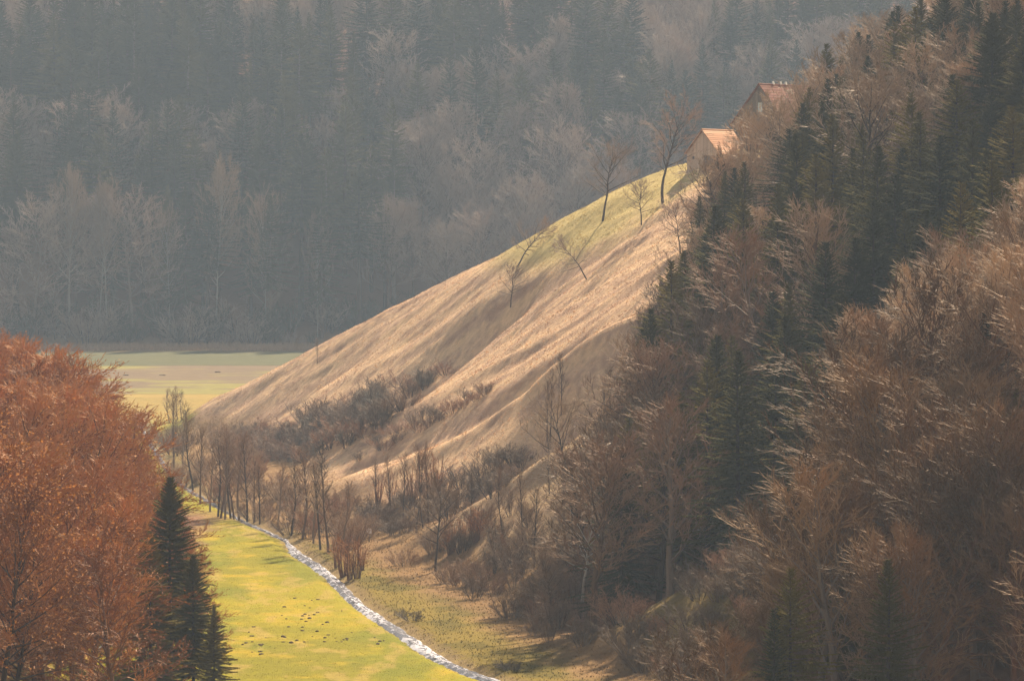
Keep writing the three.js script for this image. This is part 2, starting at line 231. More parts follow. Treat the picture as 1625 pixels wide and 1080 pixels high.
// ---------- trees ----------
const V = (x, y, z) => new THREE.Vector3(x, y, z), UPV = V(0, 1, 0);
class Bark { // collects tapered limbs and twigs as plain triangles
  constructor() { this.p = []; this.i = []; }
  ring(c, d, r, n) { // n points round c across d
    const a = Math.abs(d.y) < 0.9 ? V(0, 1, 0).cross(d).normalize() : V(1, 0, 0).cross(d).normalize(), b = d.clone().cross(a), s = this.p.length / 3;
    for (let k = 0; k < n; k++) { const t = k / n * 6.28319, u = Math.cos(t) * r, v = Math.sin(t) * r; this.p.push(c.x + a.x * u + b.x * v, c.y + a.y * u + b.y * v, c.z + a.z * u + b.z * v); }
    return s;
  }
  limb(pts, r0, r1, n) {
    let prev = -1;
    for (let k = 0; k < pts.length; k++) {
      const d = (k + 1 < pts.length ? pts[k + 1].clone().sub(pts[k]) : pts[k].clone().sub(pts[k - 1])).normalize(), s = this.ring(pts[k], d, mix(r0, r1, k / (pts.length - 1)), n);
      if (prev >= 0) for (let j = 0; j < n; j++) { const q = (j + 1) % n; this.i.push(prev + j, prev + q, s + j, prev + q, s + q, s + j); }
      prev = s;
    }
  }
  twig(a, d, len, r) { // a three-sided spike
    const s = this.ring(a, d, r, 3), t = this.p.length / 3; this.p.push(a.x + d.x * len, a.y + d.y * len, a.z + d.z * len);
    this.i.push(s, s + 1, t, s + 1, s + 2, t, s + 2, s, t);
  }
  leaf(a, d, s) { // a leaf folded along its rib
    const n = sideDir(d, 1.57, rnd() * 6.28), k = this.p.length / 3, w = s * 0.36, f = d.clone().cross(n).multiplyScalar(s * 0.12);
    this.p.push(a.x, a.y, a.z, a.x + d.x * s * 0.5 + n.x * w + f.x, a.y + d.y * s * 0.5 + n.y * w + f.y, a.z + d.z * s * 0.5 + n.z * w + f.z, a.x + d.x * s, a.y + d.y * s, a.z + d.z * s, a.x + d.x * s * 0.5 - n.x * w + f.x, a.y + d.y * s * 0.5 - n.y * w + f.y, a.z + d.z * s * 0.5 - n.z * w + f.z);
    this.i.push(k, k + 1, k + 2, k, k + 2, k + 3);
  }
  geo() { const g = new THREE.BufferGeometry(); g.setAttribute('position', new THREE.Float32BufferAttribute(this.p, 3)); g.setIndex(this.i); return g; }
}
const jit = (d, a) => V(d.x + rr(-a, a), d.y + rr(-a, a), d.z + rr(-a, a)).normalize();
function path(p, d, len, n, lift, wob) { const pts = [p.clone()], q = p.clone(), e = d.clone(); for (let k = 0; k < n; k++) { e.y += lift; e.x += rr(-wob, wob); e.z += rr(-wob, wob); e.y += rr(-wob, wob) * 0.5; e.normalize(); q.addScaledVector(e, len / n); pts.push(q.clone()); } return pts; }
const along = (pts, t) => { const u = Math.min(t * (pts.length - 1), pts.length - 1.001), k = Math.floor(u); return [pts[k].clone().lerp(pts[k + 1], u - k), pts[k + 1].clone().sub(pts[k]).normalize()]; };
function sideDir(d, ang, roll) { const a = Math.abs(d.y) < 0.95 ? V(0, 1, 0).cross(d).normalize() : V(1, 0, 0).cross(d).normalize(), b = d.clone().cross(a); return d.clone().multiplyScalar(Math.cos(ang)).addScaledVector(a, Math.sin(ang) * Math.cos(roll)).addScaledVector(b, Math.sin(ang) * Math.sin(roll)).normalize(); }
// a bare broadleaved tree of unit design height h (metres); trunk + crown of twigs
function bareTree(o) {
  const { h, base = 0.3, spread = 0.27, prim = 22, sec = 8, twigs = 7, fine = 5, r0 = 0.018, twigR = 0.021, lift = 0.10, ang = [0.7, 1.1], wob = 0.05, fineLen = 0.55, lean = [0, 0], shape = 0.75, upT = 0.18, leaves = 0, leafSize = 0.14 } = o, F = leaves ? new Bark() : null;
  const T = new Bark(), C = new Bark(), trunk = path(V(0, -0.4, 0), V(lean[0], 1, lean[1]).normalize(), h * 0.9 + 0.4, 12, 0.03, wob);
  T.limb(trunk, h * r0, h * 0.0025, 7);
  let roll = rnd() * 6;
  for (let k = 0; k < prim; k++) {
    const t = base + (1 - base) * Math.pow((k + rnd() * 0.8) / prim, 0.9), [p, d] = along(trunk, Math.min(t, 0.99)); roll += 2.4 + rr(-0.5, 0.5);
    const u = (t - base) / (1 - base), prof = Math.pow(Math.max(0.02, 1 - Math.pow(Math.abs(u - 0.32) / 0.72, 2)), shape);
    const L = h * spread * (0.45 + 0.75 * prof) * rr(0.75, 1.2), pd = sideDir(d, mix(ang[1], ang[0] * 0.6, u) * rr(0.8, 1.15), roll), pp = path(p, pd, L, 5, lift, wob + 0.05), pr = h * r0 * (0.42 - 0.22 * u);
    T.limb(pp, pr, 0.012, 4);
    for (let s = 0; s < sec; s++) {
      const ts = 0.22 + 0.78 * (s + rnd()) / sec, [q, e] = along(pp, Math.min(ts, 0.99)), SL = L * (0.52 - 0.26 * ts) * rr(0.7, 1.3), sd = sideDir(e, rr(0.45, 0.95), rnd() * 6.28), sp = path(q, sd, SL, 3, lift, 0.12);
      C.limb(sp, Math.max(0.016, pr * 0.4 * (1 - ts * 0.6)), 0.009, 3);
      for (let w = 0; w < twigs; w++) {
        const tw = 0.15 + 0.85 * (w + rnd()) / twigs, [a, f] = along(sp, Math.min(tw, 0.99)), td = sideDir(f, rr(0.3, 0.8), rnd() * 6.28); td.y += upT; td.normalize();
        const TL = rr(0.6, 1.2) * fineLen * 1.7; C.twig(a, td, TL, twigR * 1.25);
        for (let m = 0; m < fine; m++) { const tm = rr(0.15, 0.95), fd = sideDir(td, rr(0.3, 0.75), rnd() * 6.28); fd.y += upT * 0.7; fd.normalize(); C.twig(a.clone().addScaledVector(td, TL * tm), fd, rr(0.6, 1.25) * fineLen * (1.1 - 0.5 * tm), twigR); }
        for (let m = 0; m < leaves; m++) F.leaf(a.clone().addScaledVector(td, TL * rr(0.1, 1)).add(V(rr(-0.2, 0.2), rr(-0.2, 0.2), rr(-0.2, 0.2))), V(rr(-1, 1), rr(-1, 0.4), rr(-1, 1)).normalize(), leafSize * rr(0.7, 1.4));
      }
    }
  }
  return { trunk: T.geo(), crown: C.geo(), leaf: F?.geo(), h };
}
function spruce({ h, R, base = 0.1, gap = 0.36, per = 6, droop = 0.35, ragged = 0.25, dens = 1, nr = 1 }) {
  const T = new Bark(), C = new Bark(); T.limb(path(V(0, -0.4, 0), UPV.clone(), h + 0.3, 10, 0, 0.006), h * 0.014, 0.015, 7);
  const side = Array.from({ length: 12 }, () => 1 + rr(-ragged, ragged));
  for (let y = h * base; y < h - 0.15; y += gap * rr(0.7, 1.3) * (0.6 + 0.6 * (1 - y / h))) {
    const t = (y - h * base) / (h * (1 - base)), prof = Math.pow(1 - t, 0.82) * Math.min(1, 0.55 + t * 5), n = Math.max(4, Math.round(per * rr(0.7, 1.2)));
    for (let k = 0; k < n; k++) {
      const az = (k + rnd()) / n * 6.283, L = Math.max(0.22, R * prof * side[Math.floor(az / 6.284 * 12)] * rr(0.72, 1.18));
      const el = mix(-droop, 0.75, Math.pow(t, 1.6)) + rr(-0.12, 0.12), d = V(Math.cos(az) * Math.cos(el), Math.sin(el), Math.sin(az) * Math.cos(el)), pts = path(V(0, y, 0), d, L, 3, 0.07, 0.05);
      C.limb(pts, 0.03 + L * 0.006, 0.012, 3);
      const m = Math.max(3, Math.round(L / 0.17 * dens));
      for (let s = 0; s < m; s++) {
        const ts = 0.12 + 0.88 * (s + rnd()) / m, [p, e] = along(pts, Math.min(0.99, ts)), w = (1 - ts * 0.55) * Math.min(0.85, 0.25 + L * 0.16);
        for (const q of [-1, 1]) { const sd = V(e.x * 0.62 - e.z * 0.78 * q, e.y - rr(0.05, 0.55), e.z * 0.62 + e.x * 0.78 * q).normalize(); C.twig(p, sd, w * rr(0.6, 1.25) * nr, 0.055 * nr); }
        if (rnd() < 0.5) C.twig(p, jit(V(e.x * 0.4, -0.7, e.z * 0.4), 0.3), w * rr(0.4, 0.8) * nr, 0.05 * nr);
      }
      C.twig(pts[3], jit(d, 0.2), 0.3, 0.05);
    }
  }
  for (let k = 0; k < 6; k++) C.twig(V(0, h - 0.3 - k * 0.1, 0), jit(V(0, 1, 0), 0.5), 0.5, 0.04);
  return { trunk: T.geo(), crown: C.geo(), h };
}
function shrub({ h, stems = 14, spread = 0.75, sec = 6, twigs = 6, fine = 2, twigR = 0.014, up = 0.06 }) {
  const S = new Bark(), C = new Bark();
  for (let k = 0; k < stems; k++) {
    const az = k * 2.4 + rr(-0.4, 0.4), o = Math.sqrt(rnd()) * spread, d = V(Math.cos(az) * o, 1, Math.sin(az) * o).normalize(), L = h * rr(0.6, 1.05), pts = path(V(Math.cos(az) * o * h * 0.25, -0.2, Math.sin(az) * o * h * 0.25), d, L, 5, up, 0.09);
    S.limb(pts, 0.02 + h * 0.006, 0.012, 4);
    for (let s = 0; s < sec; s++) {
      const ts = 0.18 + 0.8 * (s + rnd()) / sec, [p, e] = along(pts, Math.min(0.99, ts)), sp = path(p, sideDir(e, rr(0.4, 0.9), rnd() * 6.28), L * 0.36 * rr(0.6, 1.2) * (1.1 - 0.5 * ts), 3, 0.08, 0.12);
      C.limb(sp, 0.016, 0.008, 3);
      for (let w = 0; w < twigs; w++) { const [a, f] = along(sp, Math.min(0.99, 0.1 + 0.9 * (w + rnd()) / twigs)), td = sideDir(f, rr(0.3, 0.9), rnd() * 6.28); td.y += 0.2; td.normalize(); const TL = rr(0.35, 0.8) * Math.min(1, h * 0.3); C.twig(a, td, TL, twigR); for (let m = 0; m < fine; m++) C.twig(a.clone().addScaledVector(td, TL * rr(0.2, 0.9)), sideDir(td, rr(0.3, 0.8), rnd() * 6.28), TL * rr(0.4, 0.8), twigR * 0.85); }
    }
  }
  return { trunk: S.geo(), crown: C.geo(), h };
}
const MAT = {}, mat = (key, r, g, b, rough = 0.75, spec = 0.45) => MAT[key] ??= new THREE.MeshPhysicalMaterial({ color: new THREE.Color().setRGB(r, g, b), roughness: rough, specularIntensity: spec });
const needleMat = (r, g, b) => new THREE.MeshPhysicalMaterial({ color: new THREE.Color().setRGB(r, g, b), roughness: 1, specularIntensity: 0.1, transmission: 0.3, thickness: 0 });
// bark and twig tones by stand: russet young beech, tan beech, grey mixed wood, needles; pink and umber put sun and shade into beech colour
const BARK = [mat('bark_brown', 0.12, 0.072, 0.042), mat('bark_grey', 0.20, 0.15, 0.11), mat('bark_dark', 0.065, 0.043, 0.028), mat('bark_pale', 0.52, 0.48, 0.44), mat('bark_russet', 0.17, 0.085, 0.045), mat('bark_silver', 0.34, 0.31, 0.28)];
const TWIG = {
  russet: [mat('russet_a', 0.37, 0.155, 0.042), mat('russet_b', 0.47, 0.225, 0.075), mat('russet_c', 0.23, 0.092, 0.026), mat('russet_d', 0.42, 0.215, 0.09)],
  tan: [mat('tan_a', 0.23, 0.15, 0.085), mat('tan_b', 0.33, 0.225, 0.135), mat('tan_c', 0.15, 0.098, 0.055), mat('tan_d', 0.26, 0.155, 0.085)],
  pink: [mat('pink_a', 0.37, 0.265, 0.165), mat('pink_b', 0.47, 0.34, 0.22), mat('pink_c', 0.27, 0.185, 0.11), mat('pink_d', 0.40, 0.265, 0.155)],  // paler twig tones, standing in for sunlit crowns
  umber: [mat('umber_a', 0.19, 0.105, 0.042), mat('umber_b', 0.31, 0.19, 0.09), mat('umber_c', 0.12, 0.065, 0.025), mat('umber_d', 0.23, 0.125, 0.05)],  // brown twigs darkened to hold the shade of the near spur
  grey: [mat('grey_a', 0.30, 0.225, 0.175), mat('grey_b', 0.36, 0.27, 0.21), mat('grey_c', 0.26, 0.19, 0.145), mat('grey_d', 0.34, 0.24, 0.18)],
  needle: [needleMat(0.085, 0.077, 0.015), needleMat(0.125, 0.105, 0.018), needleMat(0.062, 0.06, 0.015), needleMat(0.18, 0.14, 0.022)],
};
const leafMat = (r, g, b) => new THREE.MeshPhysicalMaterial({ color: new THREE.Color().setRGB(r, g, b), roughness: 0.9, transmission: 0.35, thickness: 0, side: THREE.DoubleSide, specularIntensity: 0.4 });
const LEAF = [leafMat(0.36, 0.145, 0.035), leafMat(0.46, 0.21, 0.06), leafMat(0.25, 0.095, 0.022), leafMat(0.41, 0.185, 0.05), leafMat(0.31, 0.155, 0.035)];
const KIND = {
  beech: Array.from({ length: 6 }, (_, k) => bareTree({ h: 16, base: 0.2 + 0.04 * k, spread: [0.29, 0.25, 0.33, 0.27, 0.31, 0.24][k], prim: [24, 18, 21, 26, 16, 22][k], sec: [8, 7, 8, 7, 9, 8][k], fine: 2, twigs: 6, fineLen: 0.68, twigR: 0.027, lift: [0.05, 0.10, 0.02, 0.07, 0.03, 0.12][k], wob: 0.07, ang: [0.7, [1.15, 0.9, 1.35, 1.1, 1.3, 0.8][k]], lean: [rr(-0.1, 0.1), rr(-0.1, 0.1)] })),
  tall: Array.from({ length: 5 }, (_, k) => bareTree({ h: 34, base: [0.42, 0.3, 0.5, 0.36, 0.2][k], spread: [0.27, 0.34, 0.2, 0.31, 0.38][k], prim: [26, 24, 22, 28, 30][k], sec: 8, twigs: 7, fine: 3, twigR: 0.042, fineLen: 1.1, r0: 0.010, lift: [0.11, 0.06, 0.14, 0.09, 0.05][k], ang: [0.7, [1.1, 1.3, 0.8, 1.2, 1.35][k]] })),
  young: Array.from({ length: 6 }, (_, k) => bareTree({ h: 14, base: 0.08, spread: [0.30, 0.26, 0.34, 0.28, 0.32, 0.25][k], prim: [30, 24, 28, 32, 22, 27][k], sec: 6, twigs: 6, fine: 2, twigR: 0.030, leaves: [2, 1, 3, 1, 2, 1][k], leafSize: 0.16, r0: 0.015, lift: [0.03, 0.08, 0.0, 0.06, 0.02, 0.10][k], wob: 0.08, ang: [0.75, [1.2, 1.0, 1.4, 1.1, 1.35, 0.9][k]], lean: [rr(-0.15, 0.15), rr(-0.15, 0.15)], upT: 0.1, fineLen: 0.66 })),
  fruit: Array.from({ length: 4 }, (_, k) => bareTree({ h: 9, base: 0.38, spread: 0.36, prim: 18, sec: 7, twigs: 5, fine: 3, twigR: 0.014, r0: 0.018, lift: 0.03, ang: [0.8, 1.25], wob: 0.14, fineLen: 0.4, lean: [[-0.22, 0.1], [-0.18, -0.1], [0.3, 0], [-0.05, 0.1]][k] })),
  pole: Array.from({ length: 4 }, (_, k) => bareTree({ h: 10, base: 0.35, spread: 0.15, prim: 18, sec: 4, twigs: 4, fine: 2, r0: 0.011, lift: 0.12, ang: [0.45, 0.8], wob: 0.03 + 0.02 * k, fineLen: 0.4, twigR: 0.010 })),
  shrub: [shrub({ h: 3 }), shrub({ h: 3, stems: 20, spread: 0.95 }), shrub({ h: 3, stems: 11, spread: 0.5, up: 0.1 }), shrub({ h: 3, stems: 17, spread: 1.2, up: 0.02 })],
  sprout: [shrub({ h: 4, stems: 16, spread: 0.22, sec: 3, twigs: 3, fine: 1, up: 0.1 }), shrub({ h: 4, stems: 11, spread: 0.16, sec: 3, twigs: 2, fine: 1, up: 0.1 })],
  spruce: [spruce({ h: 18, R: 3.9 }), spruce({ h: 18, R: 3.4, ragged: 0.35, gap: 0.42 }), spruce({ h: 18, R: 4.5, droop: 0.5, ragged: 0.4 }), spruce({ h: 18, R: 3.6, base: 0.25, gap: 0.45, ragged: 0.45 })],
  fir: [spruce({ h: 16, R: 4.3, dens: 1.7, gap: 0.30, per: 7, ragged: 0.22, droop: 0.45 }), spruce({ h: 16, R: 3.8, dens: 1.7, gap: 0.32, per: 7, ragged: 0.3, droop: 0.3 })],
  pine: [spruce({ h: 42, R: 7.6, base: 0.25, gap: 0.8, ragged: 0.3, droop: 0.45, dens: 0.6, nr: 1.5 }), spruce({ h: 42, R: 6.4, base: 0.4, gap: 0.8, ragged: 0.45, droop: 0.4, dens: 0.6, nr: 1.5 }), spruce({ h: 42, R: 8.6, base: 0.18, gap: 0.85, ragged: 0.4, droop: 0.6, dens: 0.6, nr: 1.5 }), spruce({ h: 42, R: 7.0, base: 0.5, gap: 0.75, ragged: 0.5, droop: 0.35, dens: 0.6, nr: 1.5 })],
};
const PARTS = { shrub: ['stem', 'crown'], sprout: ['stem', 'crown'] };
function plant(name, kind, v, x, z, h, turn, bark, twig, label, category, group, wide = 1, sink = 0) {
  const k = KIND[kind][v % KIND[kind].length], o = new THREE.Group(), s = h / k.h, [a, b] = PARTS[kind] ?? ['trunk', 'crown'];
  o.name = numbered(name); o.position.set(x, H(x, z) - sink, z); o.rotation.y = turn; o.scale.set(s * wide, s, s * wide);
  mesh(a, k.trunk, bark, o); mesh(b, k.crown, twig, o); if (k.leaf) mesh('foliage', k.leaf, LEAF[v % LEAF.length], o); scene.add(o); return tag(o, label, category, group);
}
const FAR = [[-136,-1112.9,27.5,0,1.84,6],[-127.5,-1109.9,35.2,0,1.19,1],[-116.6,-1114.3,33.4,0,0.46,10],[-101.6,-1112.2,36.5,0,3.92,11],[-87.5,-1115.9,40.4,1,2.67,0],[-81.1,-1111.3,41.7,1,2.94,11],[-64.5,-1111.8,40.4,1,0.87,1],[-50.9,-1114.1,45.4,1,2.11,0],[-40.6,-1110.3,48.9,1,4.11,11],[-32.9,-1112.8,35.4,0,6.03,10],[-17.3,-1110,30.2,0,5.14,0],[-5.9,-1114.1,30.2,0,4.74,11],[6.4,-1110.9,31.6,0,4.63,6],[-141.5,-1121.5,41.7,1,2.24,11],[-133.9,-1124.5,48.9,1,2.53,11],[-119.6,-1124,43.7,1,1.84,10],[-107.5,-1120.5,42.9,1,2.74,8],[-92.7,-1123.3,36.9,1,4.35,4],[-83.2,-1121.3,39.3,1,0.56,8],[-70.2,-1120.6,38.7,1,0.42,8],[-56.8,-1121.8,51.3,1,1.42,11],[-49.7,-1123.4,46.8,1,4.77,7],[-34.3,-1122.8,38.9,1,5.22,5],[-26.7,-1122.2,30.4,0,3.46,10],[-8.6,-1125.8,26.3,0,3.28,4],[3.1,-1121.3,35.6,0,1.75,5],[-136.3,-1132,44.3,1,2.32,0],[-122.8,-1135.7,39.1,1,2.18,9],[-111.5,-1131.9,46.7,1,5.43,7],[-100.5,-1133,41.3,1,4.14,3],[-92,-1134.2,46.2,1,2.67,8],[-80,-1132.7,41.9,1,2.45,9],[-68.9,-1133.9,45.9,1,3.93,0],[-54.6,-1131.4,43.2,1,4.36,3],[-38.4,-1137,42,1,1.4,5],[-32.1,-1131.9,43.6,1,5.93,1],[-18.1,-1136.3,32.5,0,4.78,2],[-9.8,-1134.3,26.7,0,3.36,11],[4.4,-1133.9,26.5,0,0.65,7],[15.1,-1133.9,32.1,0,5.14,8],[30.6,-1132.4,33.3,0,3.85,7],[-144.7,-1145,42.2,1,2.32,0],[-135.8,-1143.9,39.4,1,0.27,5],[-117.9,-1142.5,46.9,1,6.19,11],[-109.3,-1142.5,48.4,1,5.88,8],[-94.4,-1145.9,48.3,1,2.13,9],[-87.3,-1144.3,38.3,1,2.88,7],[-68.9,-1146.1,44.4,1,3.01,0],[-63.4,-1145.4,46.2,1,4.6,9],[-45.9,-1143,50.7,1,5.71,6],[-32.6,-1142.1,50.4,1,4.99,5],[-24.8,-1146.2,36.4,0,4.6,4],[-10,-1143.2,32.8,0,3.89,9],[-3.2,-1142.9,24.7,0,2.54,8],[14.1,-1144.7,36.2,0,6.21,1],[25.2,-1146.5,29.1,0,3.41,4],[-147.7,-1157.7,33.9,0,4.25,4],[-137.9,-1153.6,46,1,1.81,2],[-122.6,-1153.3,42.9,1,3.89,10],[-117.1,-1158.2,50,1,5.19,11],[-99.8,-1155.7,40.7,1,0.57,5],[-92.3,-1157.9,43.6,1,1.63,7],[-74.6,-1152.2,50.7,1,5.24,8],[-63.2,-1155.7,50.5,1,5.21,4],[-56.8,-1156,34.4,1,4.9,0],[-44.2,-1155.8,50.8,1,4.44,4],[-26.3,-1156.5,30.9,0,3.14,11],[-15.6,-1158.3,36.3,0,5,0],[-6.3,-1157.2,22.9,0,0.99,10],[3.2,-1157.7,35.3,0,2.78,10],[21.2,-1156.4,22.5,0,2.9,11],[32.8,-1155.6,32.7,0,4.81,4],[-145.1,-1166.6,35.9,0,3.45,8],[-133,-1165.6,24.7,0,4.26,4],[-119.5,-1164.6,33,0,0.2,11],[-107.8,-1166.8,33.2,0,2.45,8],[-96.4,-1167.9,28.6,0,0.72,2],[-83.3,-1164.7,23.3,0,4.84,11],[-74.7,-1165.6,33.3,0,1.05,10],[-60.9,-1162.8,44.6,1,2,5],[-46.9,-1165.7,36.3,1,0.81,4],[-38.8,-1168.7,34,1,3.69,11],[-23.2,-1162.9,31.8,0,1.79,10],[-10.2,-1168.9,51.8,1,4.76,8],[2.2,-1166.5,45.8,1,2.7,7],[13.8,-1165.1,36.2,0,5.48,10],[22.3,-1164.8,42.1,1,2.92,5],[35.9,-1165.3,43.3,1,5.83,1],[48.5,-1168.7,43.6,1,3.45,11],[62.1,-1164.3,42.1,1,4.87,10],[71.8,-1168.2,49.8,1,3.53,9],[-152.2,-1179.5,39,1,1.06,6],[-140.8,-1174.3,30.9,0,5.03,8],[-124.2,-1178.3,48.8,1,5.57,3],[-115.2,-1175.6,30.7,0,5.74,4],[-101.4,-1178.2,38.7,1,1.16,1],[-91.4,-1175.4,29.8,0,1.35,8],[-75.7,-1176.9,27,0,3.31,8],[-68.9,-1176.2,43.3,1,3.67,11],[-53.2,-1174.1,23.6,0,0.13,11],[-40.8,-1177.9,36.6,1,6.06,10],[-26.6,-1178.9,41.8,1,4.72,6],[-17.6,-1176.7,45.7,1,4.63,8],[-4.2,-1176.4,39.5,1,6.15,6],[3.1,-1174.3,38.9,1,2.35,0],[18.1,-1176.9,45.5,1,2.55,11],[29.7,-1175.5,35.5,1,3.21,3],[38.6,-1174,46.7,1,1.14,7],[50.6,-1173.7,37.6,1,1.95,7],[80.1,-1174.3,49.7,1,5.5,8],[-143.1,-1189.6,48.4,1,6.04,9],[-130.1,-1186.6,51.7,1,3.91,5],[-118.1,-1189.4,40,1,1.48,7],[-106.3,-1186.1,42.7,1,2.85,0],[-97.9,-1189.4,36.6,1,3.5,2],[-86.9,-1187.1,43.6,1,1.64,3],[-74.4,-1185.3,40.1,1,0.16,4],[-60.6,-1184.9,50.7,1,3.27,7],[-48.8,-1185.3,28.1,0,3.78,0],[-34.4,-1186.5,25.2,0,0.08,2],[-24.2,-1189.5,30.8,0,1.73,0],[-15,-1189.4,32.8,0,4.62,10],[-2.7,-1189.6,22.7,0,4.84,5],[11.6,-1185.5,41,1,3.04,3],[26,-1187.7,45.7,1,2.77,0],[34.2,-1185.8,42.2,1,4.5,8],[45.5,-1186.7,37.8,1,4.19,1],[60.3,-1184.4,37,1,4.07,3],[73.7,-1186.4,45.6,1,0.43,5],[82.9,-1189.2,37.3,1,0.09,11],[98.8,-1189.2,47.4,1,0.93,3],[-152.9,-1197.3,35.7,1,3.52,3],[-140.7,-1197.3,41.4,1,4.19,11],[-126.1,-1200.4,42.4,1,5.24,11],[-115.6,-1195.3,46.8,1,6.23,3],[-105.4,-1196.6,40.3,1,6.22,2],[-93.5,-1200.7,46.8,1,2.08,7],[-80.7,-1196.2,35.8,1,0.87,8],[-66.3,-1197.1,50.7,1,5.27,1],[-52,-1196.1,50.7,1,4.66,5],[-45.6,-1199.6,37.9,1,3.29,4],[-29.6,-1197.2,29.8,0,3.61,10],[-19.8,-1196.3,24.5,0,3.8,0],[-3.1,-1198.6,27,0,4.63,7],[8.9,-1199.9,26.9,0,4.49,10],[17.3,-1195,36.7,1,2.01,5],[30.3,-1197.6,27.3,0,3.38,10],[44.1,-1199.4,36.9,0,2.76,1],[54.6,-1195.5,39.9,1,4.7,0],[69.4,-1200.5,24,0,3.08,0],[88.9,-1197,36.8,0,1.62,0],[-142.3,-1210.1,41.2,1,1.57,5],[-129,-1210.7,36.9,1,0.28,7],[-121.6,-1206.2,49.3,1,6.12,2],[-109.5,-1207.7,51,1,5.5,1],[-94.9,-1209,46.4,1,2.97,6],[-84.8,-1206.8,39.8,1,3.79,11],[-72.6,-1210.1,43.5,1,1.76,8],[-58.8,-1208.3,43.7,1,0.84,5],[-45.7,-1207.2,37.9,1,5.01,4],[-33.4,-1207.5,33.4,0,1.03,9],[-21.2,-1206,23.7,0,0.45,11],[-12.5,-1210.5,26.7,0,2.18,1],[0.3,-1207.7,29.2,0,3.12,4],[13.7,-1209.9,32.6,0,2.59,2],[27.6,-1211.5,36.8,1,3.55,4],[32.8,-1209.3,41.6,1,4.94,7],[46.4,-1207,33.5,0,5.68,7],[61.7,-1205.3,26.1,0,2.31,4],[70.2,-1209.6,28.5,0,4.07,4],[86.3,-1210.5,36.4,0,4.13,8],[99,-1211.5,36.9,0,3.36,10],[-153.5,-1218.3,46.6,1,2.4,0],[-140.8,-1220.5,44.1,1,3.96,3],[-132.5,-1220.7,35.9,1,1.92,8],[-128,-1221,43.9,1,3.71,3],[-117.2,-1217.5,35.8,1,0.22,5],[-112.8,-1221.8,49,1,2.97,0],[-99.3,-1216.4,46.1,1,1.18,3],[-93.6,-1218.7,44.8,1,2.5,2],[-86.6,-1221.4,36.8,1,2.22,0],[-81.2,-1218.8,40.7,1,3.55,9],[-68.4,-1217.4,37.4,1,2.86,5],[-62.8,-1221.9,41.6,1,3.88,9],[-56.2,-1222,44.7,1,0.61,9],[-42.6,-1216.7,51.8,1,1.07,11],[-35.2,-1215.8,35.8,1,6.19,5],[-27.9,-1221.2,50.1,1,0.02,9],[-16.5,-1216.5,46.2,1,5.29,7],[-5.8,-1218.4,40.5,1,2.28,8],[1.5,-1218.5,22.8,0,0.39,8],[9.4,-1221,36.8,1,4.06,1],[21.3,-1221.8,50.4,1,2.89,0],[28.5,-1221.2,47.1,1,5.45,7],[34.9,-1220.8,47.5,1,1.28,10],[45.1,-1220.1,32.1,0,3.68,1],[49.7,-1219,26.8,0,3,5],[57.4,-1219.5,22.3,0,0.09,1],[63.5,-1216.3,38.4,1,1.3,11],[72.8,-1219.5,25.7,0,3.81,6],[80.6,-1216.8,35.1,1,5.33,0],[88,-1218.8,29.4,0,0.44,1],[98,-1220.6,34.2,1,2.31,5],[104.4,-1215.8,47.3,1,1.62,10]];
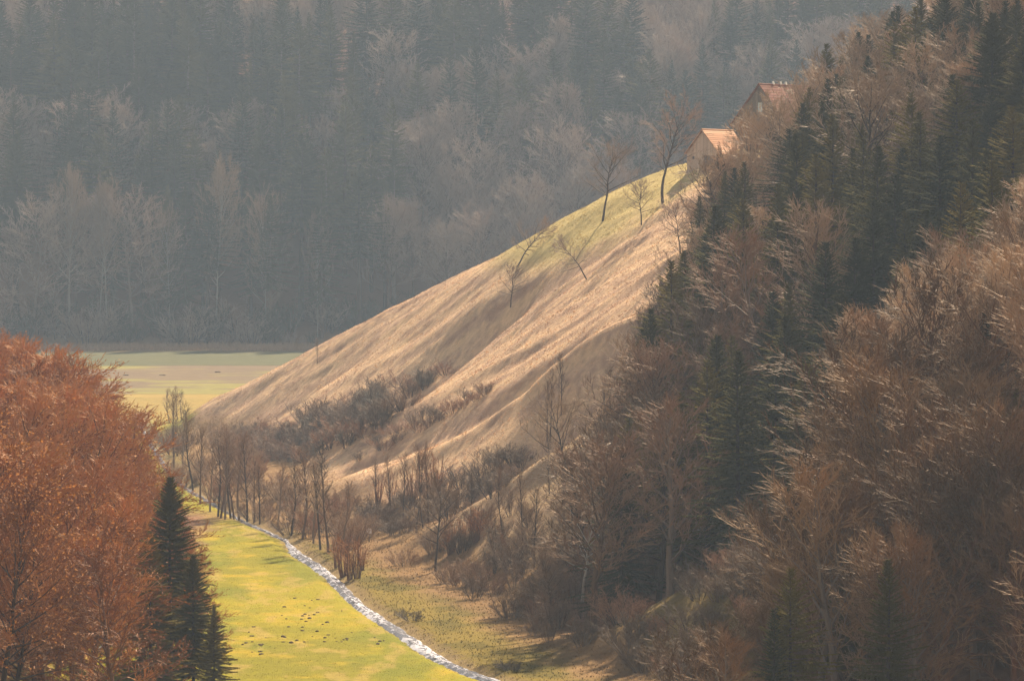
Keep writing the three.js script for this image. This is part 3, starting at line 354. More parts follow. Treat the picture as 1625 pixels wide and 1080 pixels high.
const BACK = [[-21.7,-1222.1,42.3,1,6.02,10],[-157.6,-1228.2,40.1,1,2.95,1],[-151.3,-1231.7,44.6,1,5.33,0],[-139.7,-1232,38.1,1,0.01,3],[-130.2,-1229.2,38.2,1,0.48,5],[-125.5,-1228.8,50.4,1,2.33,2],[-119.1,-1229,36.3,1,2.06,8],[-108.7,-1229.2,36.8,1,2.83,5],[-97.2,-1231,42.9,1,4.82,11],[-92,-1229.4,49.5,1,0.89,9],[-85.5,-1228.9,37.8,1,5.78,11],[-76,-1228.6,35.3,1,3.17,11],[-67.5,-1231.5,43.4,1,0.89,9],[-61.5,-1231.9,31.3,0,1.38,11],[-54.8,-1231.9,46.1,1,0.73,10],[-42.6,-1230.2,38.9,1,2.47,2],[-35.2,-1229.2,51.9,1,2.96,5],[-27.5,-1227.7,37.6,1,3.79,0],[-20.7,-1229.4,46.8,1,2.58,11],[-9.2,-1227.6,50.9,1,1.48,6],[-5.3,-1227.5,42.3,1,5.61,10],[6.6,-1230.9,47.4,1,5.22,0],[12.8,-1232.5,30.1,0,0.59,2],[22.5,-1231.8,46.8,1,2.24,3],[27.3,-1228.8,25.7,0,2.23,10],[39,-1228.6,32.4,0,0.08,2],[43.8,-1227.5,30,0,5.57,2],[55.1,-1228,32.8,0,6.1,4],[59.5,-1228,39.5,1,2.05,9],[66.3,-1227.2,49.1,1,0.03,6],[76,-1230.2,37.6,1,3.01,7],[85.4,-1232.5,39.5,1,6.15,6],[94.1,-1226.7,45.9,1,5.85,3],[98,-1228.7,49.2,1,0.62,7],[108.6,-1227.6,49.4,1,4.8,5],[-154.8,-1240.6,45.3,1,3.22,8],[-153.3,-1237.3,46,1,1.79,6],[-143.6,-1240.3,47,1,5.15,5],[-136.1,-1241.2,41.6,1,2.44,1],[-125.6,-1243.2,48.3,1,4.48,9],[-116.2,-1237.1,35.1,1,1.2,11],[-107.3,-1242,35.5,1,0.53,11],[-99.9,-1237.7,47.6,1,4.28,11],[-97,-1242.2,45.7,1,5.17,11],[-83.8,-1241.1,45.5,1,0.51,4],[-75.6,-1243.4,35.3,0,6.25,10],[-68.2,-1238.5,50.8,1,4.24,0],[-64.7,-1240.2,34,0,0.65,6],[-57.1,-1241.8,22.4,0,5.99,3],[-44.9,-1237.3,22.4,0,5.22,0],[-40.8,-1239.8,34.3,0,0.5,1],[-27.3,-1241.1,34.2,0,5.37,10],[-23.1,-1241.7,42.4,1,3.91,10],[-10.7,-1240.1,46.4,1,0.5,0],[-2.8,-1241.6,34.7,1,0.07,0],[5.1,-1240.3,46.6,1,3.41,7],[8,-1241.6,51.1,1,1.51,8],[19.7,-1241.2,22.7,0,6.14,7],[29.2,-1241.6,26.1,0,0.39,8],[32.1,-1242.9,33.3,0,0.38,4],[42.2,-1242.8,30,0,4.49,4],[48.5,-1243,28.8,0,1.35,7],[60.7,-1240.1,30.7,0,4.35,7],[65.2,-1241,37.9,1,3.47,6],[72.8,-1242.5,37,1,0.02,10],[79.2,-1241.3,39.3,1,0.45,4],[90.6,-1241.4,50.9,1,5.22,1],[101.3,-1237.4,40.8,1,1.3,4],[108.7,-1237.3,40.2,1,1.35,4],[117.2,-1241.5,41.8,1,1.92,8],[-152.3,-1251.5,24.5,0,1.62,11],[-145.9,-1248,32.9,0,0.2,6],[-142.7,-1251.1,25.6,0,0.34,7],[-133.1,-1248.9,44.1,1,5.83,8],[-122.8,-1249.3,34.2,1,4.67,11],[-119.5,-1250.9,34.8,1,5.35,7],[-105.6,-1248.6,43.7,1,0.39,0],[-98.4,-1253.6,44.9,1,0.5,0],[-93.9,-1247.6,46.4,1,3.93,2],[-85.9,-1249.5,42.1,1,5.85,5],[-79.5,-1251.9,36.8,0,4.61,1],[-70.5,-1250.3,30.5,0,2.68,4],[-57.3,-1251.6,31.4,0,3.19,11],[-55.4,-1253.7,27.5,0,3.24,8],[-47.1,-1250.8,31.6,0,3.7,3],[-36.9,-1250.7,33.5,0,4.44,3],[-25.9,-1249.7,50.4,1,5.96,5],[-21.4,-1252.8,48.9,1,3.37,8],[-15.5,-1253.1,43.5,1,4.06,7],[-4.6,-1249.6,34.4,1,3.96,0],[1.7,-1250.7,36.1,1,2.94,0],[12.2,-1250.4,37.8,1,3.75,9],[17.7,-1248.5,41.9,1,0.96,9],[24.9,-1250,29.8,0,3.48,5],[34.5,-1249.9,38.2,1,3.6,7],[44.7,-1253.1,30.5,0,3.97,1],[50.4,-1248.5,27.5,0,4.04,10],[57.7,-1250.2,28,0,5.04,7],[67,-1250.2,28.8,0,4.44,0],[75.9,-1253.2,27.5,0,1.43,8],[83.1,-1253.8,41.8,1,1.48,0],[88.2,-1249.6,45.6,1,3.3,2],[97.9,-1247.8,42.4,1,2.14,9],[108.3,-1250.3,34.7,1,5.64,10],[118.8,-1249.7,41.9,1,1.85,6],[-163.1,-1264.2,27.6,0,1.03,4],[-157.5,-1263.1,32.4,0,3.72,2],[-152.3,-1262.5,32.1,0,3.42,10],[-141.3,-1262.8,23.4,0,3.43,8],[-131.4,-1262.9,49.6,1,0.74,7],[-122.9,-1260.3,33.8,0,1.71,4],[-116.3,-1259.4,38.4,1,3.66,8],[-107.6,-1262.7,50.1,1,0.57,10],[-101.5,-1264.5,24.5,0,1.81,9],[-93.2,-1258.5,31.4,0,6.19,2],[-89.7,-1263,40.6,1,4.38,4],[-75.2,-1259.9,39.2,1,1.48,6],[-68.9,-1262.4,33.5,0,4.54,6],[-61.3,-1263.6,27.3,0,2.87,10],[-54.6,-1264,36.9,0,5.6,6],[-42.4,-1264.2,41.3,1,2.81,6],[-37.6,-1259.8,46.8,1,1.44,8],[-29.3,-1260.5,34.7,1,5.27,11],[-25.4,-1262.5,46.3,1,6.14,4],[-13.4,-1260.2,48.7,1,5.25,7],[-6.6,-1263.7,36.5,1,0.01,4],[2.7,-1260.3,42,1,5.62,0],[9.3,-1262.2,50,1,5.21,2],[14.7,-1260,45.1,1,2.18,2],[25,-1262.3,29.3,0,1.96,0],[34.6,-1259.6,34.3,0,4.99,7],[41.4,-1262.2,25.8,0,4.83,8],[51.9,-1260.1,34.5,0,1.81,11],[59.3,-1263.2,29.2,0,3.05,7],[68.1,-1260.2,29.5,0,2.47,6],[72.2,-1263.3,28.4,0,5.55,10],[79.9,-1263.3,50.3,1,5.58,9],[89.5,-1261.7,37.5,1,2.74,5],[96.6,-1263,49.8,1,5.8,0],[104.9,-1261.6,51,1,2.91,4],[112,-1264.4,46.2,1,1.93,4],[-155.6,-1271.7,23.7,0,2.45,9],[-148.8,-1272.9,26.5,0,2.24,4],[-142.5,-1274.6,35.2,0,2.41,4],[-133.7,-1272.9,35.2,1,0.02,0],[-123.4,-1272.5,44.1,1,3.93,7],[-114.8,-1269.2,42.4,1,4.38,6],[-111.2,-1271.8,36.4,1,3.09,1],[-99.3,-1274.9,35.6,1,3.45,4],[-94.3,-1274.2,35.7,1,0.01,0],[-83.3,-1270.1,29.2,0,5.2,9],[-78,-1273.4,45.8,1,2.45,8],[-67.3,-1270,43.3,1,1.49,10],[-58.6,-1274.6,33.9,0,0.64,10],[-54.4,-1270,32,0,2.35,6],[-45.7,-1270.6,34.4,1,5.09,7],[-34.9,-1272.6,37.1,1,1.79,11],[-30.4,-1274.4,47,1,0.2,9],[-18.8,-1274.5,22.9,0,0.44,7],[-14.6,-1273.4,33.9,0,5.73,0],[-2.4,-1270.9,30.2,0,2.42,0],[7.7,-1269.5,34.6,1,1.17,11],[9.4,-1270.2,31.3,0,4.57,4],[22.1,-1270.7,49.9,1,4.72,6],[31.5,-1270.9,31.9,0,1.27,9],[38.4,-1272.2,23.9,0,5.94,10],[45.9,-1270.3,35.6,0,0.21,1],[48.4,-1270.3,27.3,0,4.52,1],[57.1,-1271.4,23.5,0,6.1,7],[66.9,-1270,28.7,0,3.5,9],[74.8,-1269.6,25.4,0,5.13,10],[83.8,-1272.2,22.1,0,3.36,0],[90,-1273.1,41.5,1,1.66,6],[98.8,-1269,29.3,0,2.62,0],[106.4,-1272.3,36.9,0,1.06,2],[116.5,-1270,30.7,0,5.04,3],[120.9,-1270.9,32,0,3.31,5],[-156.5,-1281,24.2,0,5.94,4],[-146.9,-1283.9,26.5,0,6.19,8],[-145.6,-1280,23.6,0,1.12,5],[-133.8,-1284.7,34.2,0,2.77,7],[-124.6,-1281.8,50.9,1,2.93,11],[-116.4,-1282,38.9,1,5.45,9],[-113.1,-1284.8,46.1,1,3.52,5],[-102.9,-1280.6,40.9,1,4.76,1],[-96.7,-1282.1,50.7,1,6.1,7],[-85,-1283.3,37.5,1,4.11,6],[-74.8,-1282.1,47.1,1,4.38,2],[-72.5,-1285.3,26.1,0,0.26,4],[-61.5,-1283.5,45.9,1,0.43,9],[-56.5,-1280.3,32.8,0,4.25,1],[-49.7,-1282.5,33.1,0,6.03,9],[-40.8,-1284.7,47.2,1,1.7,10],[-31.1,-1283.5,31.8,0,3.87,11],[-22.8,-1285.6,33.7,0,2.79,7],[-15.6,-1284.5,26.5,0,0.02,4],[-9.7,-1280.8,28.7,0,5.37,3],[3.1,-1284.6,33.6,0,5.65,7],[12.3,-1280.3,27.1,0,2.12,11],[16,-1283.4,25.5,0,4.06,5],[28.4,-1284.1,22,0,5.05,10],[34.8,-1281.9,34.3,0,2.59,1],[38.4,-1282.2,25.7,0,0.4,6],[48.5,-1285.4,35,1,2.7,9],[59.2,-1284.8,27.4,0,3.09,8],[67.5,-1281.3,31.2,0,1.28,3],[72.3,-1282,28.5,0,3.21,4],[81.1,-1285.4,23.9,0,1.59,5],[93.6,-1280.4,35.4,0,0.37,2],[96.5,-1285.1,31.8,0,5.25,4],[102.9,-1284.2,34.2,1,4.82,1],[111.2,-1279.4,31.3,0,4.77,2],[121.7,-1284.4,40.4,1,6.12,4],[-167,-1292.9,24.2,0,4.72,9],[-158.7,-1291.8,24.1,0,5.8,10],[-147.7,-1295.4,36.5,0,1.84,0],[-138.6,-1291.8,35.5,1,5.61,6],[-130.4,-1292.9,30.1,0,3.46,2],[-120.8,-1293.6,37.3,1,4.87,1],[-118.9,-1292.8,37.4,1,3.13,1],[-106.2,-1292.4,39.5,1,3.1,4],[-102.6,-1291.7,37.1,1,6.26,6],[-88.7,-1292.3,36.2,1,2.62,6],[-85.2,-1290.5,48.8,1,1.72,9],[-77.2,-1290.4,36,1,2.17,9],[-70.3,-1291.8,27.2,0,2.71,4],[-62.4,-1293.6,25.6,0,4,6],[-54.6,-1291.4,34.6,0,2.9,6],[-43.5,-1293.9,28.8,0,4.87,3],[-36.6,-1294.7,34.3,0,6.06,3],[-31.5,-1295.3,28.7,0,5.83,5],[-19.4,-1296.3,31.7,0,3.33,9],[-15.7,-1293.4,34.4,0,0.71,2],[-7.2,-1291.9,31.8,0,5.89,3],[3.1,-1293.6,22.5,0,3.7,6],[9.9,-1291.8,30.7,0,4.69,3],[22.7,-1294.7,30.2,0,2.84,4],[31.2,-1291.9,35.5,0,1.48,9],[39.5,-1294,29.5,0,5.24,8],[41.2,-1294.6,46.2,1,2.6,10],[53,-1293.8,33,0,2.88,7],[56.3,-1291.1,32.5,0,5.07,0],[68.6,-1296.1,33.9,0,0.11,4],[76.3,-1292,31.4,0,2.15,1],[80.3,-1293.2,34.7,0,4.92,1],[90.4,-1292.3,30.5,0,1.31,9],[97.1,-1292.5,23.6,0,0.93,0],[106.1,-1296.3,38.3,1,2.24,8],[116.1,-1294.2,28.3,0,6.06,6]];
const RIGHT = [[7,-356.2,15.7,0,1.72,3],[13.7,-359.8,16.8,0,0.61,7],[19.5,-358.1,18.7,1,3.31,4],[25.3,-357.8,13.9,1,5.54,11],[31.2,-357.8,12.2,1,1.55,2],[37.6,-356.3,14.6,1,2.4,3],[41.3,-357.7,19.6,1,4.07,5],[45.2,-356.6,16.2,0,1.59,5],[9.7,-366.6,14.5,1,5.39,10],[12.9,-366.5,15.2,0,5.83,8],[21,-364.5,13.2,1,1.07,3],[23,-365.1,17.5,1,6.14,8],[28.8,-365.4,18.7,1,2.58,2],[34.9,-363.6,14.6,1,4.95,5],[39.3,-365,14.2,0,5.69,3],[46.1,-367,16,1,1.67,0],[3.6,-371.6,7,0,0.24,0],[10.2,-371.7,15.8,0,2.77,2],[15.2,-373.9,17.3,1,0.72,1],[17.6,-373.4,19,1,5.56,7],[26.9,-370.4,15.4,1,3.44,7],[31.6,-370.2,14.7,1,0.17,3],[35.7,-372.3,14.8,1,0.49,10],[40,-370.7,19.2,1,5.14,3],[47.3,-373.2,14.8,1,4.11,11],[10.8,-380.9,15.7,1,6,7],[15.1,-379,16,1,4.11,6],[18.8,-380.5,19.2,1,3.58,4],[24.9,-378.6,18.6,1,1.61,8],[29.7,-378.5,13.9,1,4.5,5],[37.6,-379.4,17.5,1,3,2],[42.7,-377.6,14.4,1,6.15,2],[47.9,-379.7,16.5,1,5.83,7],[8,-385.3,13.2,0,5.78,8],[12.7,-387.2,13.8,1,0.94,7],[18.6,-384.1,18.1,1,2.91,0],[25.6,-385.5,18.8,1,0.72,1],[29.2,-387.9,19.5,1,0.47,10],[35.9,-387.3,12.5,1,2.9,1],[40.5,-384.5,12.4,1,3.36,3],[44.8,-385.9,13.1,1,0.46,0],[4.6,-393.1,5.7,0,5.2,9],[7.4,-391.1,11.2,0,5.65,11],[13.2,-393.5,13.1,0,4.8,6],[20.8,-393.3,15.6,1,5.09,3],[24.6,-392.8,17.3,1,3.35,10],[32.3,-392,16.4,1,5.93,2],[34.3,-394.9,18.4,1,5.94,10],[40.6,-394.5,12.5,1,1.93,8],[44.7,-392.4,15.8,1,6.11,4],[8.8,-401.2,12.6,0,5.88,7],[14.9,-401.6,16.4,0,5.08,3],[19.3,-401.1,13.2,0,0.47,7],[23.3,-401.7,13.3,0,2.54,7],[29.6,-400.5,12.1,1,1.76,9],[37.7,-398.8,14.5,1,3.11,5],[43.2,-398.1,12.4,1,5.42,6],[47.9,-399.7,17.2,1,1.62,11],[9.4,-407.6,12.3,0,3.92,5],[13.4,-407.3,15.8,0,4.97,9],[18.4,-407.2,13.9,1,4.56,1],[26,-408.3,19,0,2.57,7],[30.7,-406.4,17.8,0,4.76,9],[37.5,-407.8,17.5,1,0.13,2],[42,-408.3,17.9,1,5.21,2],[44.7,-405.1,17.8,1,4.53,0],[51.2,-408.3,18,1,0.36,1],[9,-414,10.3,0,0.53,8],[13.8,-413.3,18.3,1,1.39,0],[18.1,-413.2,15.2,0,2.13,6],[23.8,-413,12.7,0,3.16,6],[31.4,-414.6,12.9,0,0.19,10],[36.4,-413.9,19.4,1,3.33,8],[40.1,-415.7,12.7,1,2.76,1],[45.2,-412.5,13,1,1.59,6],[51.6,-414.3,16.2,1,1.82,1],[8.7,-421.1,5.9,0,0.59,5],[16.1,-421.3,18.6,1,0.14,7],[20.9,-419.1,16.2,0,3.77,7],[26.9,-421.5,19.9,1,1.84,9],[28.6,-421.7,16.5,1,6.19,5],[36.1,-422.7,13,1,5.1,11],[41.2,-422.1,18.2,1,5.77,5],[48.5,-422.8,15.5,1,2.87,2],[53.5,-421.5,12.3,1,4.1,11],[13.4,-427.9,11.5,1,2.09,10],[20.9,-427.7,19.5,1,2.56,8],[23.8,-429.5,18.3,1,0.29,11],[31.2,-428.5,18.3,1,0.32,11],[36,-427.9,17.6,1,5.06,5],[40.1,-428.1,14.2,1,3.35,10],[45.6,-426.7,17.9,1,5.37,11],[52.9,-429.9,12.7,1,2.17,4],[13.8,-433.4,10.8,1,2.47,0],[18,-435.1,15.1,1,5.48,1],[23.4,-434.3,14.4,1,6.13,3],[29.9,-435.6,13.2,1,1.79,2],[35.5,-434.2,15.8,1,1.79,0],[41.5,-433.8,18.4,1,1.51,3],[45.8,-433.7,17.9,1,5.14,4],[50.1,-435.8,12.8,0,2.63,10],[13.9,-443.7,8.2,0,3.04,6],[18,-440.3,13.9,1,0.05,7],[25,-443.1,12.8,1,5.62,4],[30.1,-442.4,19.1,1,0.05,0],[33.9,-441.1,19.2,1,0.46,3],[43.2,-443.6,12.6,1,0.55,10],[47.9,-441.6,15.7,0,0.96,11],[51.4,-443.7,12.7,0,4.23,10],[57.4,-440.1,19.2,1,2.17,10],[15.6,-450.1,10.7,0,3.3,6],[20.8,-448.6,13.6,1,5.86,6],[24.2,-449.8,12.5,1,6.27,3],[30.8,-448.3,16.8,1,3.34,3],[37.6,-449.1,15.3,1,1.45,5],[39.2,-448.4,17.8,0,2.61,2],[45.7,-447.8,13.2,0,2.26,10],[52,-448,16.9,1,5.16,6],[14.9,-455.5,8.2,0,5.07,0],[21.4,-456.6,12.7,1,5.24,7],[25,-456.3,12.2,0,4.78,1],[31.1,-454.4,15.1,1,2.04,5],[35,-456.7,12.3,1,5.76,4],[42.8,-455.7,12.3,0,0.52,4],[47.1,-457,13.3,1,1.12,0],[51.6,-454.7,13.4,0,5.89,8],[58.9,-456.3,17.3,1,2.75,3],[20.2,-464.4,12.2,0,5.66,8],[25.1,-462.7,14.1,1,5.58,0],[32.3,-461.7,16.1,1,3.86,1],[34.6,-464.2,17.7,1,0.64,0],[42,-464.1,15,0,0.55,2],[48.3,-463.7,16.2,0,3.78,6],[56.2,-464.2,15.9,1,2.39,4],[20.1,-470,10.8,0,4.64,7],[26.1,-468.8,15.3,1,5.79,5],[31.8,-468.8,14.3,1,0.6,0],[35.8,-471.4,13.6,1,4.87,4],[47.3,-468.8,15,0,0.52,0],[50.4,-470.4,12.4,1,4.82,1],[55.8,-471.8,15.5,1,3.01,10],[21.4,-476.1,12.6,1,6.14,1],[25.4,-476.5,13.5,1,2.24,10],[31.7,-476.7,14.6,1,1.98,2],[37.7,-477.4,17.3,1,0.34,9],[45.4,-476.3,12.3,1,4.33,11],[53.2,-476.5,16.7,1,4.94,4],[57.2,-475.1,14.2,1,0.65,2],[24.6,-482.1,13,1,1.06,9],[33.8,-485.1,16.1,1,2.45,4],[39.2,-484.3,16.9,0,5.88,10],[46.9,-484.9,13.1,1,2.03,10],[50.4,-484.9,19.4,1,1.74,2],[58,-482.3,17.4,0,4.34,11],[24.5,-491.1,12.6,0,2.22,2],[28.6,-489.1,11.8,0,0.67,0],[35.1,-492.7,16.7,1,2.84,3],[42.7,-489.1,12.5,1,1.03,5],[47.3,-490.2,19.3,1,0.82,3],[52.4,-492.3,13.3,1,0.75,8],[56,-490.3,12.3,1,1.56,0],[61.6,-489.7,16.6,0,5.92,5],[26.1,-498.9,12.6,0,6.21,3],[32.3,-498.3,15.8,0,4.83,4],[37.7,-497.3,16.4,1,3.8,8],[39.8,-497.7,15.5,1,5.25,8],[46.9,-498.1,13.1,1,3,10],[50.1,-499.4,17.4,1,5.74,8],[57.5,-497.4,14.1,1,0.26,5],[64.5,-497.6,13.3,0,5.4,2],[25.4,-506.5,10.9,0,3.08,9],[29,-503.9,10.3,0,5.45,3],[43.1,-505.2,17,1,0.24,4],[46.5,-506.6,19.5,1,4.96,3],[51.3,-506.4,14.7,1,3.23,0],[57.1,-505.3,13.5,1,2.86,6],[62.2,-505.1,13.3,1,2.52,6],[30.9,-512.6,13.7,0,2.82,7],[35.3,-511.6,13.3,1,1.77,5],[40.6,-512.7,15.3,1,2.38,4],[48.2,-512.3,17.5,1,1.73,11],[52.8,-512.5,18.5,1,3.83,4],[58.1,-511.2,14,1,3.12,2],[62.1,-512.6,12.5,1,4.51,2],[66.4,-512.3,16.8,0,4.12,6],[26.7,-518.8,10,0,0.8,3],[29.8,-517.3,9.2,0,2.73,10],[37.2,-519,14.8,0,2.52,8],[40.2,-517.2,15.5,1,2.36,0],[45.4,-518.9,13.9,1,3.76,10],[53.1,-518.4,13,1,1.77,6],[57,-520.3,17.1,1,4.1,6],[61,-518.1,17.8,1,1.06,3],[23.2,-526.1,5.7,0,4.92,5],[31.8,-525.3,11.6,0,6.12,0],[36.3,-526.2,12.6,0,4.09,9],[42.7,-527.1,16.5,0,4.98,10],[44.8,-525.4,13.4,0,5,6],[57.9,-527.7,17.9,1,3.1,9],[63.4,-526.8,12.6,1,3.88,10],[25.9,-533.8,7.8,1,5,3],[39.6,-533.9,13.6,0,2.27,3],[47.8,-533,15.5,0,2.95,11],[53,-534.5,18.4,0,1.98,5],[58.5,-534.2,17.7,0,0.3,8],[63.5,-533.6,18.1,1,4.02,10],[68.9,-534,19.5,1,1.72,6],[31.2,-539.2,9.2,0,2.18,4],[34.5,-539.2,10.8,0,3.99,10],[41.8,-540.5,12.7,0,5.05,5],[48.6,-540.7,15.6,1,4.27,3],[52.6,-540.3,12.5,1,5.75,0],[57.1,-540.8,15.1,1,2.88,3],[61.5,-540.5,19.5,1,0.78,3],[67.2,-539.3,14,1,3,0],[30.4,-547.6,6.5,1,5.12,10],[37.5,-546.4,11,0,5.68,1],[40.3,-545.8,12.7,1,5.31,10],[46.2,-548.7,14,1,2.31,7],[50.1,-548.8,16.9,1,3.48,10],[56.4,-545.1,19.8,1,2.65,5],[64.4,-547.7,14.5,1,1.32,6],[67.4,-548.8,16.8,1,6.09,3],[29.7,-553.1,6,1,3.13,6],[34.7,-555.6,9.7,1,5.12,6],[42,-553.8,12.7,1,4.86,4],[47.4,-555.4,14.8,1,3.98,6],[50.6,-554.8,15.6,0,1.79,10],[57.2,-554.7,13.9,1,4.08,1],[62.8,-554.9,12.2,1,4.42,7],[66.4,-554.3,17.1,1,0.15,8],[30.9,-562.9,4.9,1,4.55,10],[36,-559.5,9.8,1,0.65,0],[41.5,-562.4,11.6,1,2.74,2],[47,-562.8,14.3,0,1.12,4],[50.4,-561.1,12.6,0,1.84,0],[59.1,-561.2,15.4,1,5.93,7],[61.2,-560.1,12.8,1,5.3,3],[68.7,-562.2,13.6,1,3.47,0],[35.2,-566.4,8.1,0,3.53,11],[39.5,-566.6,9.6,1,5.77,0],[48.6,-567.9,12.9,0,4.75,9],[50.8,-569.6,14.4,0,5.6,1],[57.8,-568.5,13.5,1,5.63,4],[61.2,-568,17.3,1,3.43,8],[69.2,-568.9,17.8,0,5.91,1],[72.9,-568.7,12.9,1,3.14,9],[34.5,-574.9,6.2,0,3.48,0],[41.3,-576.1,8.9,1,0.49,7],[45.5,-573.4,11.9,1,3.05,11],[52.1,-576.5,13.8,0,0.49,2],[57.6,-574.9,13.5,0,6.03,7],[61.7,-573.2,18,1,3.78,7],[66.8,-573.9,17.8,1,2.92,11]];
const NEAR = [[13.6,-267.2,9.9,0,3.78,7],[16.8,-267.3,11.7,1,5.82,1],[24.2,-267.6,14.4,1,6.18,4],[26,-269.3,14.5,0,3.97,3],[33.8,-266.3,13.5,0,4.3,1],[12.9,-273.7,9.1,0,4.19,10],[18.3,-272.6,13.8,1,4.5,2],[23.9,-272.8,14.4,0,2.84,9],[27.1,-273,18.5,0,1.07,10],[33,-272.3,13.5,0,1.67,0],[35.5,-272.9,13.1,0,0.81,2],[14.1,-279.9,8.4,0,0.05,2],[17.9,-280,10.3,1,1.27,9],[22.6,-279.9,17.8,0,1.38,1],[28.6,-279,16.6,0,0.27,10],[34.1,-277.8,17.5,0,5.79,0],[36.1,-278.4,18.4,0,1.95,10],[14.2,-286.4,7.3,0,3.57,3],[18,-285.2,8.4,0,2.03,4],[24.9,-285.4,15.6,0,4.72,8],[27,-284.5,17.9,0,2.61,11],[31.7,-283.9,17.3,0,0.85,9],[35.4,-286,14.1,1,3.86,2],[19.8,-292.2,9.1,0,0.14,5],[21.4,-288.9,14.4,0,1.36,11],[27.1,-291.4,17.4,0,4.19,8],[33.5,-289.4,13.8,1,4.33,3],[35.4,-289.9,11.8,1,4.63,4],[20,-295.9,8.6,0,0.42,11],[21.4,-296,13.1,0,4.73,10],[29,-296.5,17.1,0,5.25,5],[32.8,-295.2,15.2,0,3.96,5],[36.1,-295.2,11.3,1,1.18,7],[21.5,-301.9,10.4,0,3.24,4],[27.3,-300.6,17.5,0,0.52,0],[33.9,-301.6,14.3,0,4.02,11],[38.8,-301.2,18.2,0,0.63,11],[22.6,-305.7,13.6,0,0.57,1],[27.2,-307.8,17.5,0,1.97,2],[34,-307.9,16.2,0,3.68,2],[36.4,-308.8,16.2,0,0.47,9],[29.5,-313.9,14.2,0,1.26,6],[32,-312.4,17.6,0,1.27,6],[35.6,-313.1,14.8,1,5.95,1],[40.5,-312.6,17.4,0,1.02,10],[23.2,-319.7,9.9,0,5.14,2],[26.7,-319,15.8,0,1.01,9],[32.7,-319.5,13.3,0,0.48,9],[36.6,-317.8,16,0,2.79,5],[40.2,-319.8,15.2,0,0.54,6],[24.5,-323.2,12.3,0,3.18,6],[28.8,-325,15.3,0,4.36,3],[35.3,-325.1,15.1,0,5.9,4],[42.5,-324.7,14.7,0,0.27,11],[28.1,-329.5,13.2,0,3.43,8],[33,-329.5,14.3,0,5.83,9],[28,-336.4,12,0,4.83,1],[30.9,-336.8,12.7,0,5.45,11],[36.3,-336.2,13.1,0,2.52,3],[41,-335.4,13.4,0,6.04,1],[29.2,-341.3,11.8,0,2.48,6],[31.7,-340.8,12.2,0,3.33,11],[43.4,-341.1,12.5,0,3.59,7],[44.7,-339.5,12.7,0,3.01,0],[26.6,-344.9,8.6,0,2.21,3],[33.8,-345.1,13,0,5.25,8],[36.2,-346.3,13,0,3.72,1],[40.3,-344.9,12.6,0,3.25,6],[29.3,-352.5,10.4,1,2.84,4],[33.4,-353.5,12.6,0,2.9,0],[37.3,-350.4,13.4,0,3.32,2],[42.3,-353.2,12.7,0,1.15,11],[46.1,-350.7,12.9,0,1.16,1]];
const UNDER = [[-150.1,-1118.6,5.6,1.04,1],[-148,-1111.8,7.5,0.47,8],[-143.8,-1115.4,7.8,2,8],[-139.5,-1108.5,5.2,5.02,2],[-138.3,-1111.9,10.1,1.29,1],[-135.3,-1111.6,4.9,5.97,10],[-130.9,-1108.4,9.7,5.38,6],[-127.1,-1115.7,9.7,1.08,3],[-123.5,-1117.6,6.9,4.64,0],[-121.7,-1112.6,10.8,3.63,6],[-119,-1113.8,7,4,7],[-114.1,-1111.2,10.2,0.8,11],[-110.5,-1111.3,10.3,0.06,1],[-109.4,-1118.5,9.5,5.38,4],[-104.4,-1111.9,9.5,5.43,6],[-103.1,-1109.2,5.7,4.62,4],[-99.4,-1113.3,4,1.86,10],[-94.4,-1118,10.9,4.79,10],[-93.7,-1114.8,7.3,3.42,0],[-89.8,-1108.2,5.2,5.77,10],[-85.3,-1108.5,10.3,5.99,5],[-83.3,-1119.5,6.5,0.36,0],[-80.8,-1110.8,10.7,4.97,2],[-76.2,-1112.7,4.3,2.19,11],[-74.2,-1117.1,10.9,3.64,11],[-69.6,-1110.4,7.1,4.76,5],[-65.5,-1110,6.8,0.87,8],[-64.7,-1113.1,10.1,5.06,6],[-60.6,-1114.7,9.8,5.47,10],[-58.1,-1109.6,3.8,4.52,7],[-53.2,-1108.2,3.6,0.01,2],[-50,-1117.8,8,3.75,5],[-48,-1118.4,8.4,4.43,8],[-43.5,-1112.9,4.5,4.26,10],[-40.4,-1118.2,8.9,2.5,6],[-39,-1115.5,9.6,5.33,0],[-33.5,-1115.6,4.9,6.13,6],[-32.1,-1113.8,6.8,0.8,7],[-27.3,-1119.1,9.6,3.97,2],[-24.3,-1108.9,8,1.92,8],[-22.6,-1116.2,5.5,1.43,6],[-18.1,-1111.1,7.8,0.06,10],[-16.5,-1116.9,4.8,5.6,7],[-13.3,-1119.4,6.2,0.36,0]];
